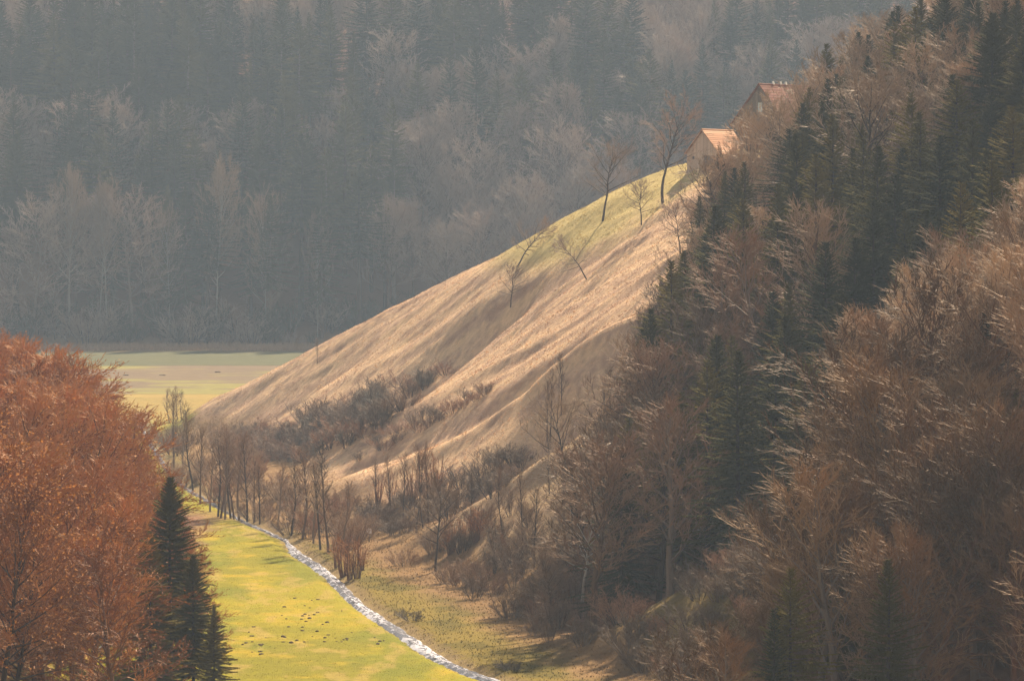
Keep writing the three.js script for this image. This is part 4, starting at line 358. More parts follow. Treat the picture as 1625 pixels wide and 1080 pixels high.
const LEFT = [[-35.9,-280.5,14.7,0,4.34,8],[-34.3,-278.8,13.5,0,4.69,6],[-33.9,-284,11.1,0,1.24,3],[-26.8,-286.4,11.5,0,5.58,2],[-38.1,-290.8,14.9,0,5.05,6],[-32.7,-291,15.7,0,4.78,4],[-27.8,-292,12.2,0,2.84,1],[-36.9,-295.4,12.3,0,3.71,11],[-34,-297.9,14.2,0,0.4,2],[-40.4,-302.8,16.4,0,4.45,6],[-36.6,-301.6,12.3,0,4.18,10],[-31.9,-303.7,14.9,0,6.27,10],[-36.6,-308,15.9,0,0.39,7],[-31.6,-309.2,13.9,0,5.83,1],[-38.1,-312.3,14.1,0,1.45,5],[-34.4,-313.4,15.6,0,5.69,7],[-42.2,-319.6,12.5,0,4.37,9],[-37.1,-319.4,15.1,0,1.86,11],[-33.6,-319.6,11.4,0,1.89,10],[-40.6,-324.6,15.3,0,2.69,0],[-37.1,-325.5,11.5,0,4.53,4],[-33.6,-325.8,12.7,0,3.45,5],[-42.7,-331.3,13.8,0,5.45,8],[-36,-331.7,12.3,0,4.43,3],[-33.4,-330.8,14.2,0,5.82,0],[-41.2,-334.7,16,0,0.93,3],[-38,-335.7,13.2,0,5.29,9],[-45.2,-342,13.1,0,0.6,0],[-40.9,-341,14.7,0,4.97,6],[-36.6,-342.5,15.9,0,2.66,9],[-31.9,-342.6,13.2,0,0.49,0],[-27.7,-341.4,8.6,0,1.71,4],[-25.1,-341.6,5.1,0,5.24,8],[-45.7,-345.6,12.2,0,5.52,9],[-40.7,-347.7,13,0,3.04,2],[-37.8,-348.4,14.3,0,0.64,2],[-31.5,-347.5,11.7,0,1.05,6],[-29.8,-345.8,10.6,0,0.52,0],[-46.3,-351.8,11.9,0,1.23,1],[-41,-351.8,16,0,1.4,5],[-37.3,-353.7,16.3,0,0.56,9],[-32.6,-353.9,12.2,0,1.96,6],[-29.7,-353.8,9.5,0,3.39,6],[-46.8,-360,12,0,3.2,9],[-42.7,-357.6,14,0,5.38,10],[-38.5,-359.6,13.8,0,1.67,4],[-33.1,-357.9,11.2,0,4.29,5],[-29.5,-359.6,7.7,0,1.93,5],[-44.7,-363.9,12.3,0,2.74,11],[-40.5,-363.3,11.7,0,3.97,3],[-37.9,-363.1,11,0,6.05,11],[-32.2,-362.6,12.1,0,1.32,4],[-29.7,-364.3,7.7,0,5.68,0],[-48.9,-369.9,12.8,0,3.69,0],[-47.3,-369.1,13.4,0,1.14,5],[-40.6,-368.7,15.7,0,4.94,3],[-38.1,-368.6,14.9,0,0.73,11],[-31.8,-369.9,9.5,0,5.78,9],[-49.1,-376.6,15.2,0,5.1,5],[-44.8,-376.1,11.8,0,5.53,6],[-40.5,-375.6,14.8,0,3.37,9],[-38.2,-376.6,11.9,0,4.18,8],[-32.5,-373.7,9.6,0,4.67,3],[-28.8,-374.2,4.5,0,5.53,8],[-46.2,-381.8,11.5,0,4.49,0],[-40.2,-382.3,16.5,0,3.39,7],[-36.5,-380,14.4,0,3.48,6],[-31.8,-379.9,7.6,0,5.85,8],[-51.4,-387.2,16.1,0,3.38,6],[-46.7,-386.6,11.3,0,3.31,4],[-42.1,-385.9,15.8,0,5.37,2],[-37.8,-385.2,13.5,0,2.03,3],[-33.6,-386.3,9.8,0,6.22,8],[-49.1,-392.5,12.3,0,5.77,0],[-47.1,-392.7,15.8,0,1.09,5],[-41.5,-392.1,13.1,0,2.13,11],[-36.4,-392,11.7,0,4.25,7],[-33.9,-392.7,8.5,0,4.61,4],[-50,-398.6,15.2,0,3.17,0],[-47.1,-398.3,14.1,0,1.5,11],[-41.6,-396.7,13.7,0,1.76,6],[-36.9,-398.2,11.2,0,2.22,9],[-32.9,-398.8,5.9,0,4.01,7],[-49.2,-402.5,14.3,0,5.44,4],[-45.4,-402.3,11.6,0,0.84,11],[-41.5,-402,12.1,0,5.78,3],[-37.6,-403.3,11.5,0,2.75,10],[-33.5,-404.1,6,0,5.29,0],[-53.7,-407.9,11.7,0,5.58,11],[-51.1,-409.2,13.6,0,4.32,6],[-44.7,-409,12.4,0,1.85,1],[-43,-409.1,12.6,0,1.91,3],[-37,-408.5,10.8,0,0.46,2],[-33.9,-408.9,5.4,0,0.43,0],[-50.5,-414.1,15.6,0,1.76,5],[-45.8,-414.3,14.3,0,4.27,8],[-41.8,-414.1,12.1,0,4.37,8],[-36.7,-413.4,9.1,0,0.4,2],[-33.9,-414.2,4.8,0,5.14,7],[-55,-419.5,13.6,0,6.23,7],[-48.9,-421.6,15.3,0,3.75,5],[-47.1,-418.5,14.9,0,3.08,8],[-40.5,-419.7,11.9,0,6.08,6],[-36.2,-420.4,7.5,0,0.7,2],[-54.4,-426.3,14.3,0,6.18,0],[-51.9,-424.9,11.8,0,1.86,3],[-47.3,-424.3,15.1,0,4.01,7],[-42.9,-426.6,13.8,0,3.7,3],[-36.1,-425.6,6.4,0,5.43,0],[-54,-431.9,14.1,0,4.78,8],[-51.5,-430,14.6,0,0.12,9],[-46,-430,12.6,0,0.4,4],[-41.3,-431.5,12.2,0,5.29,4],[-36.9,-432,6.6,0,3.36,5],[-56.1,-438,14.9,0,4.82,0],[-49.2,-436.3,12.8,0,3.29,10],[-44.4,-438.3,14.8,0,2.88,0],[-41.2,-437.7,11.8,0,5.4,4],[-36.8,-436.3,5.3,0,5.86,9],[-54.4,-442.4,14.6,0,1.18,4],[-50.9,-440.8,13.5,0,4.57,1],[-46.8,-441.9,12.9,0,2.53,1],[-41.6,-442.8,11.3,0,4.78,9],[-37.6,-443.5,5.4,0,4.12,8],[-58.1,-446.8,14.5,0,0.09,0],[-56.1,-446.6,15.6,0,0.95,3],[-49,-446.6,14.5,0,6.2,11],[-46,-447,13.1,0,6.17,4],[-40.7,-447.7,9.8,0,3.97,1],[-58.7,-454.5,13.3,0,0.54,10],[-55.7,-454.4,14.8,0,2.57,6],[-50.4,-452.5,13.6,0,4.26,8],[-45.9,-452.2,13.1,0,3.7,5],[-43,-452.8,11,0,5.39,8],[-38.4,-454.4,4.7,0,0.74,0]];
const GULLY1 = [[-14.2,-601.3,3.3,5.56,7],[-28.6,-609.6,3.2,4.81,5],[-28.8,-612.1,3.4,3.57,6],[-42.3,-646.8,2.1,3.79,7],[-21.9,-548.7,2.5,5.76,6],[-21.7,-551.2,3.2,5.66,7],[-19.8,-604.4,2.2,0.95,3],[-39.5,-650.3,2.4,4.82,0],[-12.7,-599.8,2.4,0.11,4],[-16.1,-549.1,2.3,2.8,9],[-9.4,-595.4,2.3,3.66,11],[-14.4,-548.2,2.7,3.08,5],[-34,-630.7,2.2,4.22,6],[-35.6,-613.1,3.1,2.97,9],[-31.3,-614.2,2,4.37,5],[-36.2,-632.2,2.1,0.95,8],[-26.6,-615.6,2.8,5.26,8],[-18.1,-549,3.2,0.39,0],[-29.1,-615.9,2.7,1.51,10],[-28.2,-620.6,3.2,2.88,9],[-20.3,-550.1,2.8,3.84,8],[-31.8,-616.9,3.2,3.07,2],[-40.1,-652.8,2.8,0.91,9],[-25.3,-553.5,2.7,0,2],[-20.1,-612.3,3,0.99,4],[-29.3,-618.9,2,3.18,9],[-33.2,-612.5,2.6,3.46,7],[-31.9,-605.3,3.4,4.98,1],[-22.5,-607,3.4,2.02,1],[-22.3,-614.2,2,4.91,9],[-19.3,-547.6,2.6,2.94,7],[-24.1,-552.8,2.8,4.42,11],[-38.3,-631.3,2.9,2.7,6],[-37,-625.3,2.7,0.42,9],[-34.8,-615.7,2.5,1.25,1],[-35.6,-623.7,3.5,0.22,1],[-39,-621.9,3.3,4.59,11],[-18.3,-550.5,2.9,4.08,2],[-20,-610.3,2.9,0.01,9],[-30.2,-619.9,2.1,2.3,0],[-31.5,-619.8,2.8,3.37,3],[-30.7,-608.7,2.4,5.91,2],[-23.3,-614.9,2.2,5.32,3],[-12.5,-598.3,2.3,4.59,9],[-34.5,-609.7,2.2,6.06,7],[-22.2,-604.8,2.3,1.14,0],[-21.6,-612.2,2.2,5.45,11],[-31.1,-628.6,3.2,3.24,0],[-19,-603.2,2.8,4.92,6],[-34.4,-618,2.9,4.86,3],[-32.2,-609.3,2.2,4.69,0],[-36.9,-641.7,3,3.2,3],[-18.6,-605,2.1,1.54,0],[-29.5,-610.8,3,1.4,1],[-22.5,-610.8,2.4,5.74,6],[-33.7,-624.9,2,1.36,5],[-40.4,-644.9,2.7,3.74,2],[-21.1,-608.4,3.2,2.75,8],[-24.8,-609.4,3.2,3,1],[-24.8,-607.6,2.3,2.49,8],[-20,-607,3.2,4.53,2],[-26.4,-612.3,2.1,3.17,1],[-26.6,-554.6,2.1,4.18,10],[-42.5,-649,3.1,4.66,8],[-26,-614.1,2.1,2.4,10],[-31,-626.9,2,4.34,1],[-26.4,-607.7,2,4.64,3],[-14.7,-599.5,3,4.18,5],[-39,-633.5,3.4,4.05,3],[-32.6,-621.2,3.3,3.19,11],[-42,-655.6,2.8,5.59,0],[-23.1,-553.9,2.7,0.46,8],[-43.1,-655.3,2.2,0.99,11],[-33.4,-619.9,3.2,5.44,8],[-17.7,-546.7,2.6,6.2,4],[-37.4,-627.1,2.3,0.55,3],[-39.4,-646.3,2.8,3.99,8],[-36.3,-634.5,2.2,1.86,10],[-23.8,-611,2.9,0.49,8],[-12.5,-596.6,3.1,5.54,2],[-41.4,-648.1,2.7,0.56,3],[-16.6,-547.3,2,1.18,10],[-29.5,-601.7,3,4.72,11],[-27.2,-617.1,3.5,4.49,5]];
const GULLY2 = [[-8,-533.1,1.4,1.96,3],[-10.4,-536.2,1.3,0.48,4],[-11.4,-537.4,1.8,1.84,4],[-5.8,-530.9,1.5,4.38,0],[-7.6,-530.1,1.8,1.09,11],[-12.5,-535.9,1.4,4.28,5],[-3.6,-528.5,1.5,1.84,11],[-14.8,-535.2,1.5,3.7,9],[-14.8,-538.8,1.2,1.06,9],[-17.7,-540.6,1.3,4.9,6],[-19.9,-536.9,1.3,1.49,4],[-6.3,-528.6,1.6,5.56,7],[-9,-530.5,1.1,4.44,9],[-10.5,-531.7,1.6,0.01,9],[-4.4,-526.2,1.2,1.13,11],[-17.2,-536.8,1.2,0.65,8],[-12,-532.8,1.9,6.02,7],[-4.9,-528.7,1.1,4.59,3],[-14.3,-537.5,1.5,6.23,11],[-15.7,-540.2,1.6,0.53,7],[-16.4,-535.6,2,5.9,11],[-3.3,-526,1.5,0.08,9],[-9.6,-532.7,1.8,4.21,8],[-12.8,-538.4,1.6,4.96,0]];
const GULLY3 = [[-14.8,-481.9,2,1.32,5],[1.1,-473.1,2,3.29,5],[-9.7,-478.6,1.7,0.87,3],[-12.1,-484.9,1.8,1.05,10],[-17.5,-491.6,2.5,2.67,6],[-14.6,-475.6,1.7,5.27,7],[-11.8,-465.7,1.8,5.94,0],[-1.5,-475.8,2.6,3.5,4],[-2.4,-477.6,2.3,4.09,4],[0,-475.1,2.2,4.85,5],[-15.4,-479.8,2.4,5.46,9],[-3.5,-473.6,1.9,2.34,1],[-13.8,-472.6,2,5.73,11],[-4.5,-474.8,2.2,4.79,10],[-3.4,-476,2.5,2.69,5],[-7.5,-480.8,1.9,1.28,2],[-8.7,-477.7,2.3,0.97,6],[-7.6,-474.9,2.7,4.38,6],[-13.3,-486.3,1.9,0.05,8],[-16.1,-483.6,2.7,5.31,5],[-13.4,-470.9,2.1,0.12,7],[-0.2,-472.5,2.8,2.51,7],[-5.9,-478.4,2.7,2.7,8],[-11.3,-482.4,2.8,4.74,7],[-2.1,-444.2,2.8,1.84,8],[-15.8,-485.6,2.2,0.27,10],[-6.8,-450.7,2.7,1.6,8],[-9.7,-484.8,2.1,4.95,9],[-10.6,-467.8,2.2,1.26,7],[-9.2,-480.2,2.6,2.75,8],[-13.5,-466.6,2.1,0.48,4],[-17.8,-487.8,1.6,2.59,10],[-0.9,-442.5,1.9,0.27,1],[-5.7,-473.2,2.6,5.51,5]];
const FOOT = [[0.2,-419.3,2.4,4.8,7],[-3.7,-408.1,2.4,0.5,9],[-6.4,-412.3,2,2.49,5],[3.1,-405.2,2.4,0.76,6],[-5.2,-408.8,2.2,5.23,3],[1.6,-416.6,2.1,5.73,5],[2.2,-366.4,2.2,0.41,6],[2.3,-395.6,1.9,0.32,3],[-5.2,-429.8,2.6,5.91,8],[-3,-433.7,2.8,5.88,9],[-1.7,-399.5,2,5.73,3],[-1.7,-425.1,2.6,6.21,8],[-5.7,-432,2.4,2.22,5],[2,-361.6,1.9,3.53,10],[-1.4,-421.6,2.2,5.19,4],[1,-408.7,2.1,3.58,8],[1.7,-424.5,2,2.73,5],[1.2,-385.2,2.1,4.15,0],[-0.1,-413.2,2.7,0.27,5],[-11.2,-431.8,2.2,0.61,7],[-7.2,-435,2.3,0.98,9],[-1.9,-430.7,2,5.81,3],[2.5,-413.3,2.6,5.37,4],[-2.6,-403,2.8,4.59,3],[4.2,-373.9,1.6,1.44,8],[1.8,-419.4,2.2,2.14,9],[1.3,-381.5,2.3,1.35,3],[-1.9,-413.4,2.8,1.03,8],[-0.9,-417.2,1.8,0.98,11],[-3.6,-396.5,2.5,5.56,8],[-0.1,-431.3,2.7,0.81,2],[0.2,-402.6,2.8,4.08,10],[-5,-418.4,2.1,0.43,3],[-0.1,-377.4,2.7,5.36,1],[-8.3,-436.9,2.6,0.71,1],[-4.1,-435.4,2.5,0.47,0],[-4.4,-415.3,2,1.83,3],[-6.8,-437.5,2,2.39,3],[3.1,-354.6,1.8,4.98,6],[1.4,-427.1,1.7,3.54,9]];
const BROOK = [[-42.2,-563.4,3,0.85,1],[-29.3,-496.7,2.2,2.16,1],[-36,-551.1,2.3,0.79,4],[-53,-643,2.5,5.96,10],[-19.7,-475.4,3.1,2.5,5],[-28.2,-528.5,2.6,3.41,3],[-18.2,-452.4,3.1,5.43,0],[-40.4,-610.3,3.1,4.72,1],[-42.4,-621.9,2.5,2.33,6],[-35.3,-576.2,2.9,0.76,10],[-42.7,-618.9,2.9,5.48,10],[-51.1,-660.2,2.9,5.07,11],[-24.2,-486.7,3.4,4.48,3],[-45.6,-640.3,2.7,5.53,5],[-52.7,-646.3,3.6,4.44,3],[-34.6,-515,2.2,4.31,3],[-36.1,-568.1,2.1,2.41,2],[-42.6,-609.4,2.2,3.7,9],[-17.1,-466.7,2.9,5.16,5],[-38.2,-533.8,3.6,3.75,2],[-51.7,-634.8,3.6,5.11,11],[-46.3,-571.4,3.3,6,4],[-37.4,-530.1,2.9,3.78,2],[-31.1,-501.6,3,1.38,11],[-21.7,-503,2.3,2.62,0],[-50.7,-628.3,2.5,1.1,0],[-25.7,-492.7,3.2,0.67,2],[-17.4,-456.9,3.3,0.27,5],[-18,-461.9,3,5.71,0],[-30,-534.7,2.6,3.89,6],[-27.4,-515.5,3.1,3.3,5],[-37.8,-597.9,3.5,1.97,5],[-38.4,-593.8,2.8,3.39,2],[-29.4,-525.1,2.7,1,5],[-21.5,-500.2,2.1,2.72,11],[-29.4,-512.1,2.4,3.48,11],[-22.9,-471,3.4,4.28,10],[-44.6,-563.5,3.1,2.4,1],[-36.7,-564.1,3.3,0.83,5],[-32,-534,2.2,4.75,4],[-55.5,-666.4,3.4,0.08,7],[-47.4,-664,3.4,4.57,1],[-21.6,-479.1,3.1,3.48,11],[-43.9,-643.4,3.3,0.04,5],[-34,-550.5,3.4,3.26,10],[-25.4,-478.4,3.3,1.1,11],[-36.4,-527.4,3.7,3.24,10],[-33.9,-529.4,2.3,1.58,1],[-19.8,-491.5,3.2,4.26,6],[-43.2,-579.9,3.4,4.39,8],[-43.8,-588.4,2.3,2.07,9],[-21,-484.6,3.5,3.64,2]];
const SPURFOOT = [[18.6,-333.2,3.2,0.31,5],[20.2,-302.3,2.3,0.72,7],[16,-326.4,3.2,0.3,10],[17.3,-317,2.5,2.79,11],[14.2,-335.7,2.5,5.31,3],[27.1,-288.2,2.7,3.37,4],[15.8,-333.2,2,4.08,9],[28.6,-286.5,2.2,1.96,0],[35.1,-286.8,2.5,5.62,6],[20.3,-337.1,3.1,0.42,3],[21.6,-333.5,3.2,5.81,3],[20.6,-321.1,3.1,1.68,10],[26.8,-296.2,1.6,0.96,7],[18.4,-330.4,2.2,1.95,6],[17.6,-340.4,2.6,0.29,2],[32.6,-290.2,2.8,5.01,2],[21.8,-329.9,3.2,1.73,4],[19.4,-299.7,1.9,0.87,10],[11,-334.1,1.9,5.02,7],[12,-336.5,2.2,3.29,10],[20.4,-332,3,2.11,3],[32.2,-286,2.9,4.59,1],[22.5,-319.9,3.1,5.86,6],[15.3,-340.2,2.6,2.47,11],[28.8,-290.2,3.3,5.53,4],[17.8,-323.9,2,4.55,1],[21,-324.4,3,2.37,4],[24.7,-305.5,2.8,0.96,2],[19.8,-315.1,2.9,5.47,9],[14.7,-329.5,2.4,6.27,3],[19,-327.5,2.9,1.89,2],[19,-339.7,2.9,5.27,8],[9.5,-338.5,3.2,6.16,1],[30.7,-290,3.3,4.15,7],[23.2,-305,1.6,6.19,3],[22.3,-299.7,1.9,0.8,2],[26.9,-291.8,2.5,3.68,2],[20.7,-298.4,2.4,0.06,4],[24.2,-297.1,2.2,3.86,1],[19.4,-324.7,3.1,2.5,6],[25.5,-303,2.8,5.32,10],[34.1,-284.3,2.6,0.48,1],[24,-310.6,2.7,4.98,11],[22.2,-315.6,1.8,1.46,0],[15.1,-324.1,2.4,0.01,2],[18.7,-336.8,3.3,0.02,0],[22.2,-295.9,1.9,4.82,11],[11.3,-338.8,1.6,0.29,4],[25.4,-290.3,2.6,3.13,1],[11.9,-329.5,1.9,5.06,0],[15.1,-344.5,2.7,4.22,7],[18.5,-342.7,2.1,0.5,2],[26.4,-299.1,2.5,1.1,6],[13.7,-324.9,2.7,3.95,8],[22.8,-312.8,3,4.95,3],[13.8,-327.4,2.4,5.41,5],[21.2,-313.1,2.1,5.95,4],[24.1,-293.5,1.9,4.8,4],[13.9,-333.1,1.7,4.67,4],[23.2,-302,2.5,0,6],[23,-328.3,2.6,1.26,3],[16.9,-345,2.2,1.88,2],[12.1,-326.9,2.1,3.96,6],[20.5,-326.7,2.3,4.43,11],[19.8,-343.7,2,0.71,4],[21.5,-318.1,1.9,4.97,6],[16.8,-337.1,2.8,3.39,4],[23.5,-290.9,1.9,3.25,9],[10.6,-331.8,2.7,5.57,9],[21.8,-306.8,2.8,4.03,0],[33.5,-287.2,3,0.24,1],[29.3,-293.3,1.9,0.01,0]];
const RIGHTFOOT = [[4,-384.3,2.7,1.21,9],[2.2,-393.1,1.9,4.09,4],[5.7,-380.7,3.1,2.18,6],[7.8,-386.4,1.9,5.03,2],[12.8,-374.2,3.4,0.67,9],[9.7,-344.6,2.4,1.35,5],[10.3,-375.4,2.9,3.81,5],[4,-394.6,2,1.27,1],[13.1,-379.5,3.4,4.89,4],[2,-383.2,2.7,0.16,10],[5.9,-346,2.5,2.46,4],[11.2,-381.3,2.3,0.87,3],[2.2,-374.7,2.3,1.38,8],[10.1,-367.4,2.8,0.83,4],[10.3,-390.7,2.4,1.91,1],[4,-367.1,3.4,3.01,0],[6.9,-392.4,2.1,3.86,11],[6.3,-373.1,2.1,4.71,6],[12.4,-377,3.1,1.51,10],[9.1,-349.6,3.4,4.52,11],[6.6,-396.4,2.9,5.54,9],[5.7,-383.5,2.9,0.04,7],[7,-399.7,2,4.36,6],[9,-369.6,3.3,4.82,8],[2.3,-376.9,1.9,0.42,8],[12,-383.6,3,4.88,11]];
const FRUIT = [[21.2,-582.4,13.2],[13,-597.6,10.7],[0.5,-611.2,7.9],[-0.2,-596.3,5.8],[10.2,-563.1,6.2],[17.9,-576.2,5.9],[20.9,-518,6.3],[-31.4,-671.3,4.2]];
const ALDER = [[-39.3,-524.5,10.1],[-37.1,-511.3,9.4],[-35.6,-503.1,10.3],[-35.1,-500.9,11.1],[-34.4,-498.7,10.7],[-34.1,-504,10.1],[-33.7,-504.2,9.4],[-32.9,-502.5,11.1],[-31.9,-500.6,10.4],[-30.9,-497.6,8.3],[-45.8,-578.7,10.5],[-42.5,-553.6,10],[-49.2,-605.1,11.2],[-27.3,-484,8.3],[-25.3,-475.9,8.6],[-23.7,-469.2,10.6],[-22.1,-463,8.5],[-20.9,-454,9.9],[-19.9,-450,10.9],[-18.1,-446.6,8.1],[-30,-494.4,7.2],[-58.3,-724.2,5.8],[-55.7,-701.4,5.3],[-59.1,-717.9,6.1]];
const MID = [[4,-473.7,7.2],[4.4,-473.8,7.9],[5.6,-475.4,7.2],[9.1,-431.2,7.9],[10,-426.3,10.2],[5.1,-423.6,10.2],[3.9,-429.2,6.1],[-1,-428.5,6.6],[-7.7,-423.8,8.7],[6.5,-380.2,8.6],[-4.5,-444.5,5.2],[-10.7,-462.2,10.1],[-12.5,-478,8.2],[-14.1,-485.2,7],[-15.8,-491,5.8],[-9.9,-463.8,9.1],[-9.4,-466.8,9.2],[11.3,-419.7,7.6],[12.3,-412.5,6.9],[5.8,-411.6,9.3],[2.2,-410,8.1],[1.1,-420.4,7.3]];
const SPROUT = [[-17.1,-422.7,4.2],[-16.3,-418.3,4.4],[-15.6,-418.6,4.2],[-15.4,-427.4,3.2],[-18.2,-432.5,3.6],[-11.6,-484.6,5.9],[-8.9,-481.3,5.7],[-14.3,-490.3,5.2],[-6.4,-431.5,4.2],[-5.1,-431.3,3.9],[-3.7,-430.3,4],[-15.9,-494,4.9]];
const LSPRUCE = [[-27.3,-332,16],[-28,-322,12.3],[-25,-326,10.4],[-23.1,-322,6.8]];
const RSPRUCE = [[50.2,-435.9,20.9],[52.7,-429.3,18.2],[38.6,-328.4,10.7],[36.8,-303.8,8.5],[23.5,-291.2,10.6],[25.1,-504.8,13],[22.8,-503.7,8.1],[33.5,-579.8,6.7],[17.1,-476.5,5.8],[10,-415.3,7.3],[11.7,-413.8,6.3],[19,-460.6,7.7],[25.2,-418.5,10.1],[22.4,-413.5,8.7],[28.4,-419.2,10.1],[32.7,-418,10.1],[17.9,-410.5,7.4],[21.9,-383.6,7],[19.8,-426.6,7.7],[37.3,-426.8,9.7],[41.4,-436.8,9.9],[46.9,-451.3,8.9],[40.8,-541,16.9],[43.2,-547,13.3],[45.2,-544,16.2],[47.1,-538,14.1],[50,-541,17.8],[37.7,-522,13.9],[51.1,-522,18.9],[52.7,-507,13.2]];
const ROCK = [[17.6,-386.9,0.82],[17.2,-383.6,0.58],[22.3,-374.9,1.25],[22.5,-353.9,0.86],[25,-377.1,0.68],[26,-376.1,0.57],[18.2,-341.2,1.13],[17.4,-345.5,0.47],[20.8,-335,0.81],[19.8,-332.5,0.45],[19.8,-319.8,0.44],[26.8,-383,0.81],[26.5,-380.4,0.92]];
const HEAPS = [[-85.7,-924.8],[-77.6,-924.8],[-66.7,-943.7]];
const SIGN = [[-15.9,-462.5,1.4]];
const MOLE = [[-19.5,-390.98,0.11],[-20.84,-398.21,0.18],[-15.81,-385.87,0.08],[-21.34,-389.13,0.19],[-18.9,-388.75,0.11],[-19.18,-380.69,0.14],[-19.04,-382.46,0.17],[-17.99,-384.27,0.16],[-19.11,-396.53,0.09],[-18.65,-381.47,0.1],[-18.54,-397.31,0.17],[-18.68,-370.65,0.13],[-17.4,-362.42,0.09],[-19.69,-357.52,0.14],[-19.95,-362.04,0.2],[-19.78,-361.54,0.15],[-21.41,-361.2,0.08],[-23.15,-365.63,0.1],[-19.92,-370.84,0.15],[-22.68,-362.38,0.2],[-17.88,-357.61,0.12],[-18.56,-367.64,0.18],[-23.03,-370.17,0.17],[-17.21,-366.95,0.16],[-22.31,-357.12,0.13],[-17.6,-357.88,0.08],[-18.59,-358.84,0.15],[-11.96,-361.63,0.1],[-15.12,-358.24,0.09],[-14.56,-359.52,0.11],[-16.15,-357.95,0.15],[-14.68,-358.01,0.11],[-11.49,-356.12,0.17],[-15.36,-361,0.08],[-16.09,-363.74,0.16],[-16.25,-357.94,0.08],[-14.1,-365.83,0.09],[-14.33,-360.54,0.16],[-16.26,-361.21,0.15],[-14.28,-359.54,0.13],[-21.15,-348.88,0.19],[-21.04,-346.62,0.12],[-21.5,-354.65,0.19],[-20.93,-347.13,0.18],[-18.96,-356.81,0.2],[-21.79,-348.34,0.09],[-21.4,-354.15,0.15],[-22.98,-354.31,0.12],[-22.8,-355.83,0.17],[-21.35,-355.16,0.16],[-18.44,-378.47,0.18],[-20.53,-377.86,0.13],[-19.13,-377.68,0.16],[-18.2,-382,0.14],[-16.69,-374.77,0.2],[-18.62,-375.69,0.17],[-16.99,-373,0.11],[-21.08,-380.85,0.1],[-11.08,-358.89,0.12],[-11.39,-358.38,0.16]];
const BANKB = [[-9,-375.8,0.9],[-0.6,-336.7,0.6],[-9.9,-380.5,0.6],[0,-334.9,0.7]];

// ---------- woods ----------
const SIZE = (h, a, b) => h < a ? 'short' : h < b ? 'middling' : 'tall';
FAR.forEach(([x, z, h, sp, turn, t]) => {
  const px = x / -z, w = px < -0.085 ? 'near the left picture edge' : px < -0.045 ? 'behind the flat fields' : px < 0 ? 'behind the low end of the spur' : px < 0.035 ? 'behind the crooked fruit trees' : 'behind the shed';
  const row = z > -1142 ? 'at the far forest foot' : z > -1195 ? 'low on the far slope' : 'high on the far slope', s = sp ? SIZE(h, 40, 46) : SIZE(h, 29, 33);
  if (sp) plant('spruce_tree', 'pine', t, x, z, h, turn, BARK[t % 3], TWIG.needle[(t >> 2) % 4], `${s} hazy spruce ${row} ${w}`, 'spruce', `spruces ${row}`, 1.0 + (t % 4) * 0.1, 0.5);
  else plant('broadleaf_tree', 'tall', t, x, z, h, turn, BARK[t % 2], TWIG.grey[t % 4], `${s} hazy bare tree ${row} ${w}`, 'tree', `bare trees ${row}`, 1.1 + (t % 3) * 0.12, 0.5);
});
{ // crowns on the uppermost slope, past telling apart
  const g = tag(new THREE.Group(), 'hazy treetops of the wood on the uppermost far slope', 'wood', null, 'stuff'); g.name = 'forest'; scene.add(g);
  const m = new THREE.Matrix4(), q = new THREE.Quaternion();
  for (const [sp, kind, va] of [[1, 'pine', 0], [1, 'pine', 2], [0, 'tall', 0], [0, 'tall', 1]]) {
    const rows = BACK.filter((r) => r[3] === sp && (r[5] % 2) === (va ? 1 : 0)), k = KIND[kind][va];
    for (const [nm, geo, mt] of [['trunk', k.trunk, BARK[0]], ['crown', k.crown, sp ? TWIG.needle[va ? 1 : 0] : TWIG.grey[va + 1]]]) {
      const im = new THREE.InstancedMesh(geo, mt, rows.length); im.name = nm; im.userData.kind = 'stuff'; im.castShadow = im.receiveShadow = true;
      rows.forEach(([x, z, h, , turn], i) => im.setMatrixAt(i, m.compose(V(x, H(x, z) - 0.4, z), q.setFromAxisAngle(UPV, turn), V(1, 1, 1).multiplyScalar(h / k.h)))); g.add(im);
    }
  }
}
// slender pale stems that stand out at the foot of the far forest
[[-118.3, -1113, 41, 'leftmost of the pale slender stems before the far forest'], [-110.4, -1116, 36, 'pale slender tree beside the leftmost pale stem of the far forest'], [-108.1, -1113, 39, 'pale slender tree, third pale stem from the left before the far forest'], [-79.3, -1114, 44, 'tallest pale straight stem in the middle of the far forest edge'], [-65.9, -1116, 34, 'pale slender tree right of the tallest pale stem of the far forest'], [-52.0, -1114, 31, 'rightmost pale slender stem at the far forest foot'], [-91.8, -1116, 31, 'short pale slender stem left of the tallest pale one']].forEach(([x, z, h, l], i) => plant('birch_tree', 'tall', i, x, z, h, i * 1.7, BARK[5], TWIG.pink[2], l, 'birch', 'pale stems before the far forest', 0.6, 0.2));
const TONE = { pink: ['pale brown', 'pale tan', 'mid brown', 'reddish brown'], tan: ['brown', 'pale tan', 'dark brown', 'reddish brown'], russet: ['russet', 'orange brown', 'dark russet', 'pinkish brown'], needle: ['dark', 'mid green', 'blackish', 'yellow green'] };
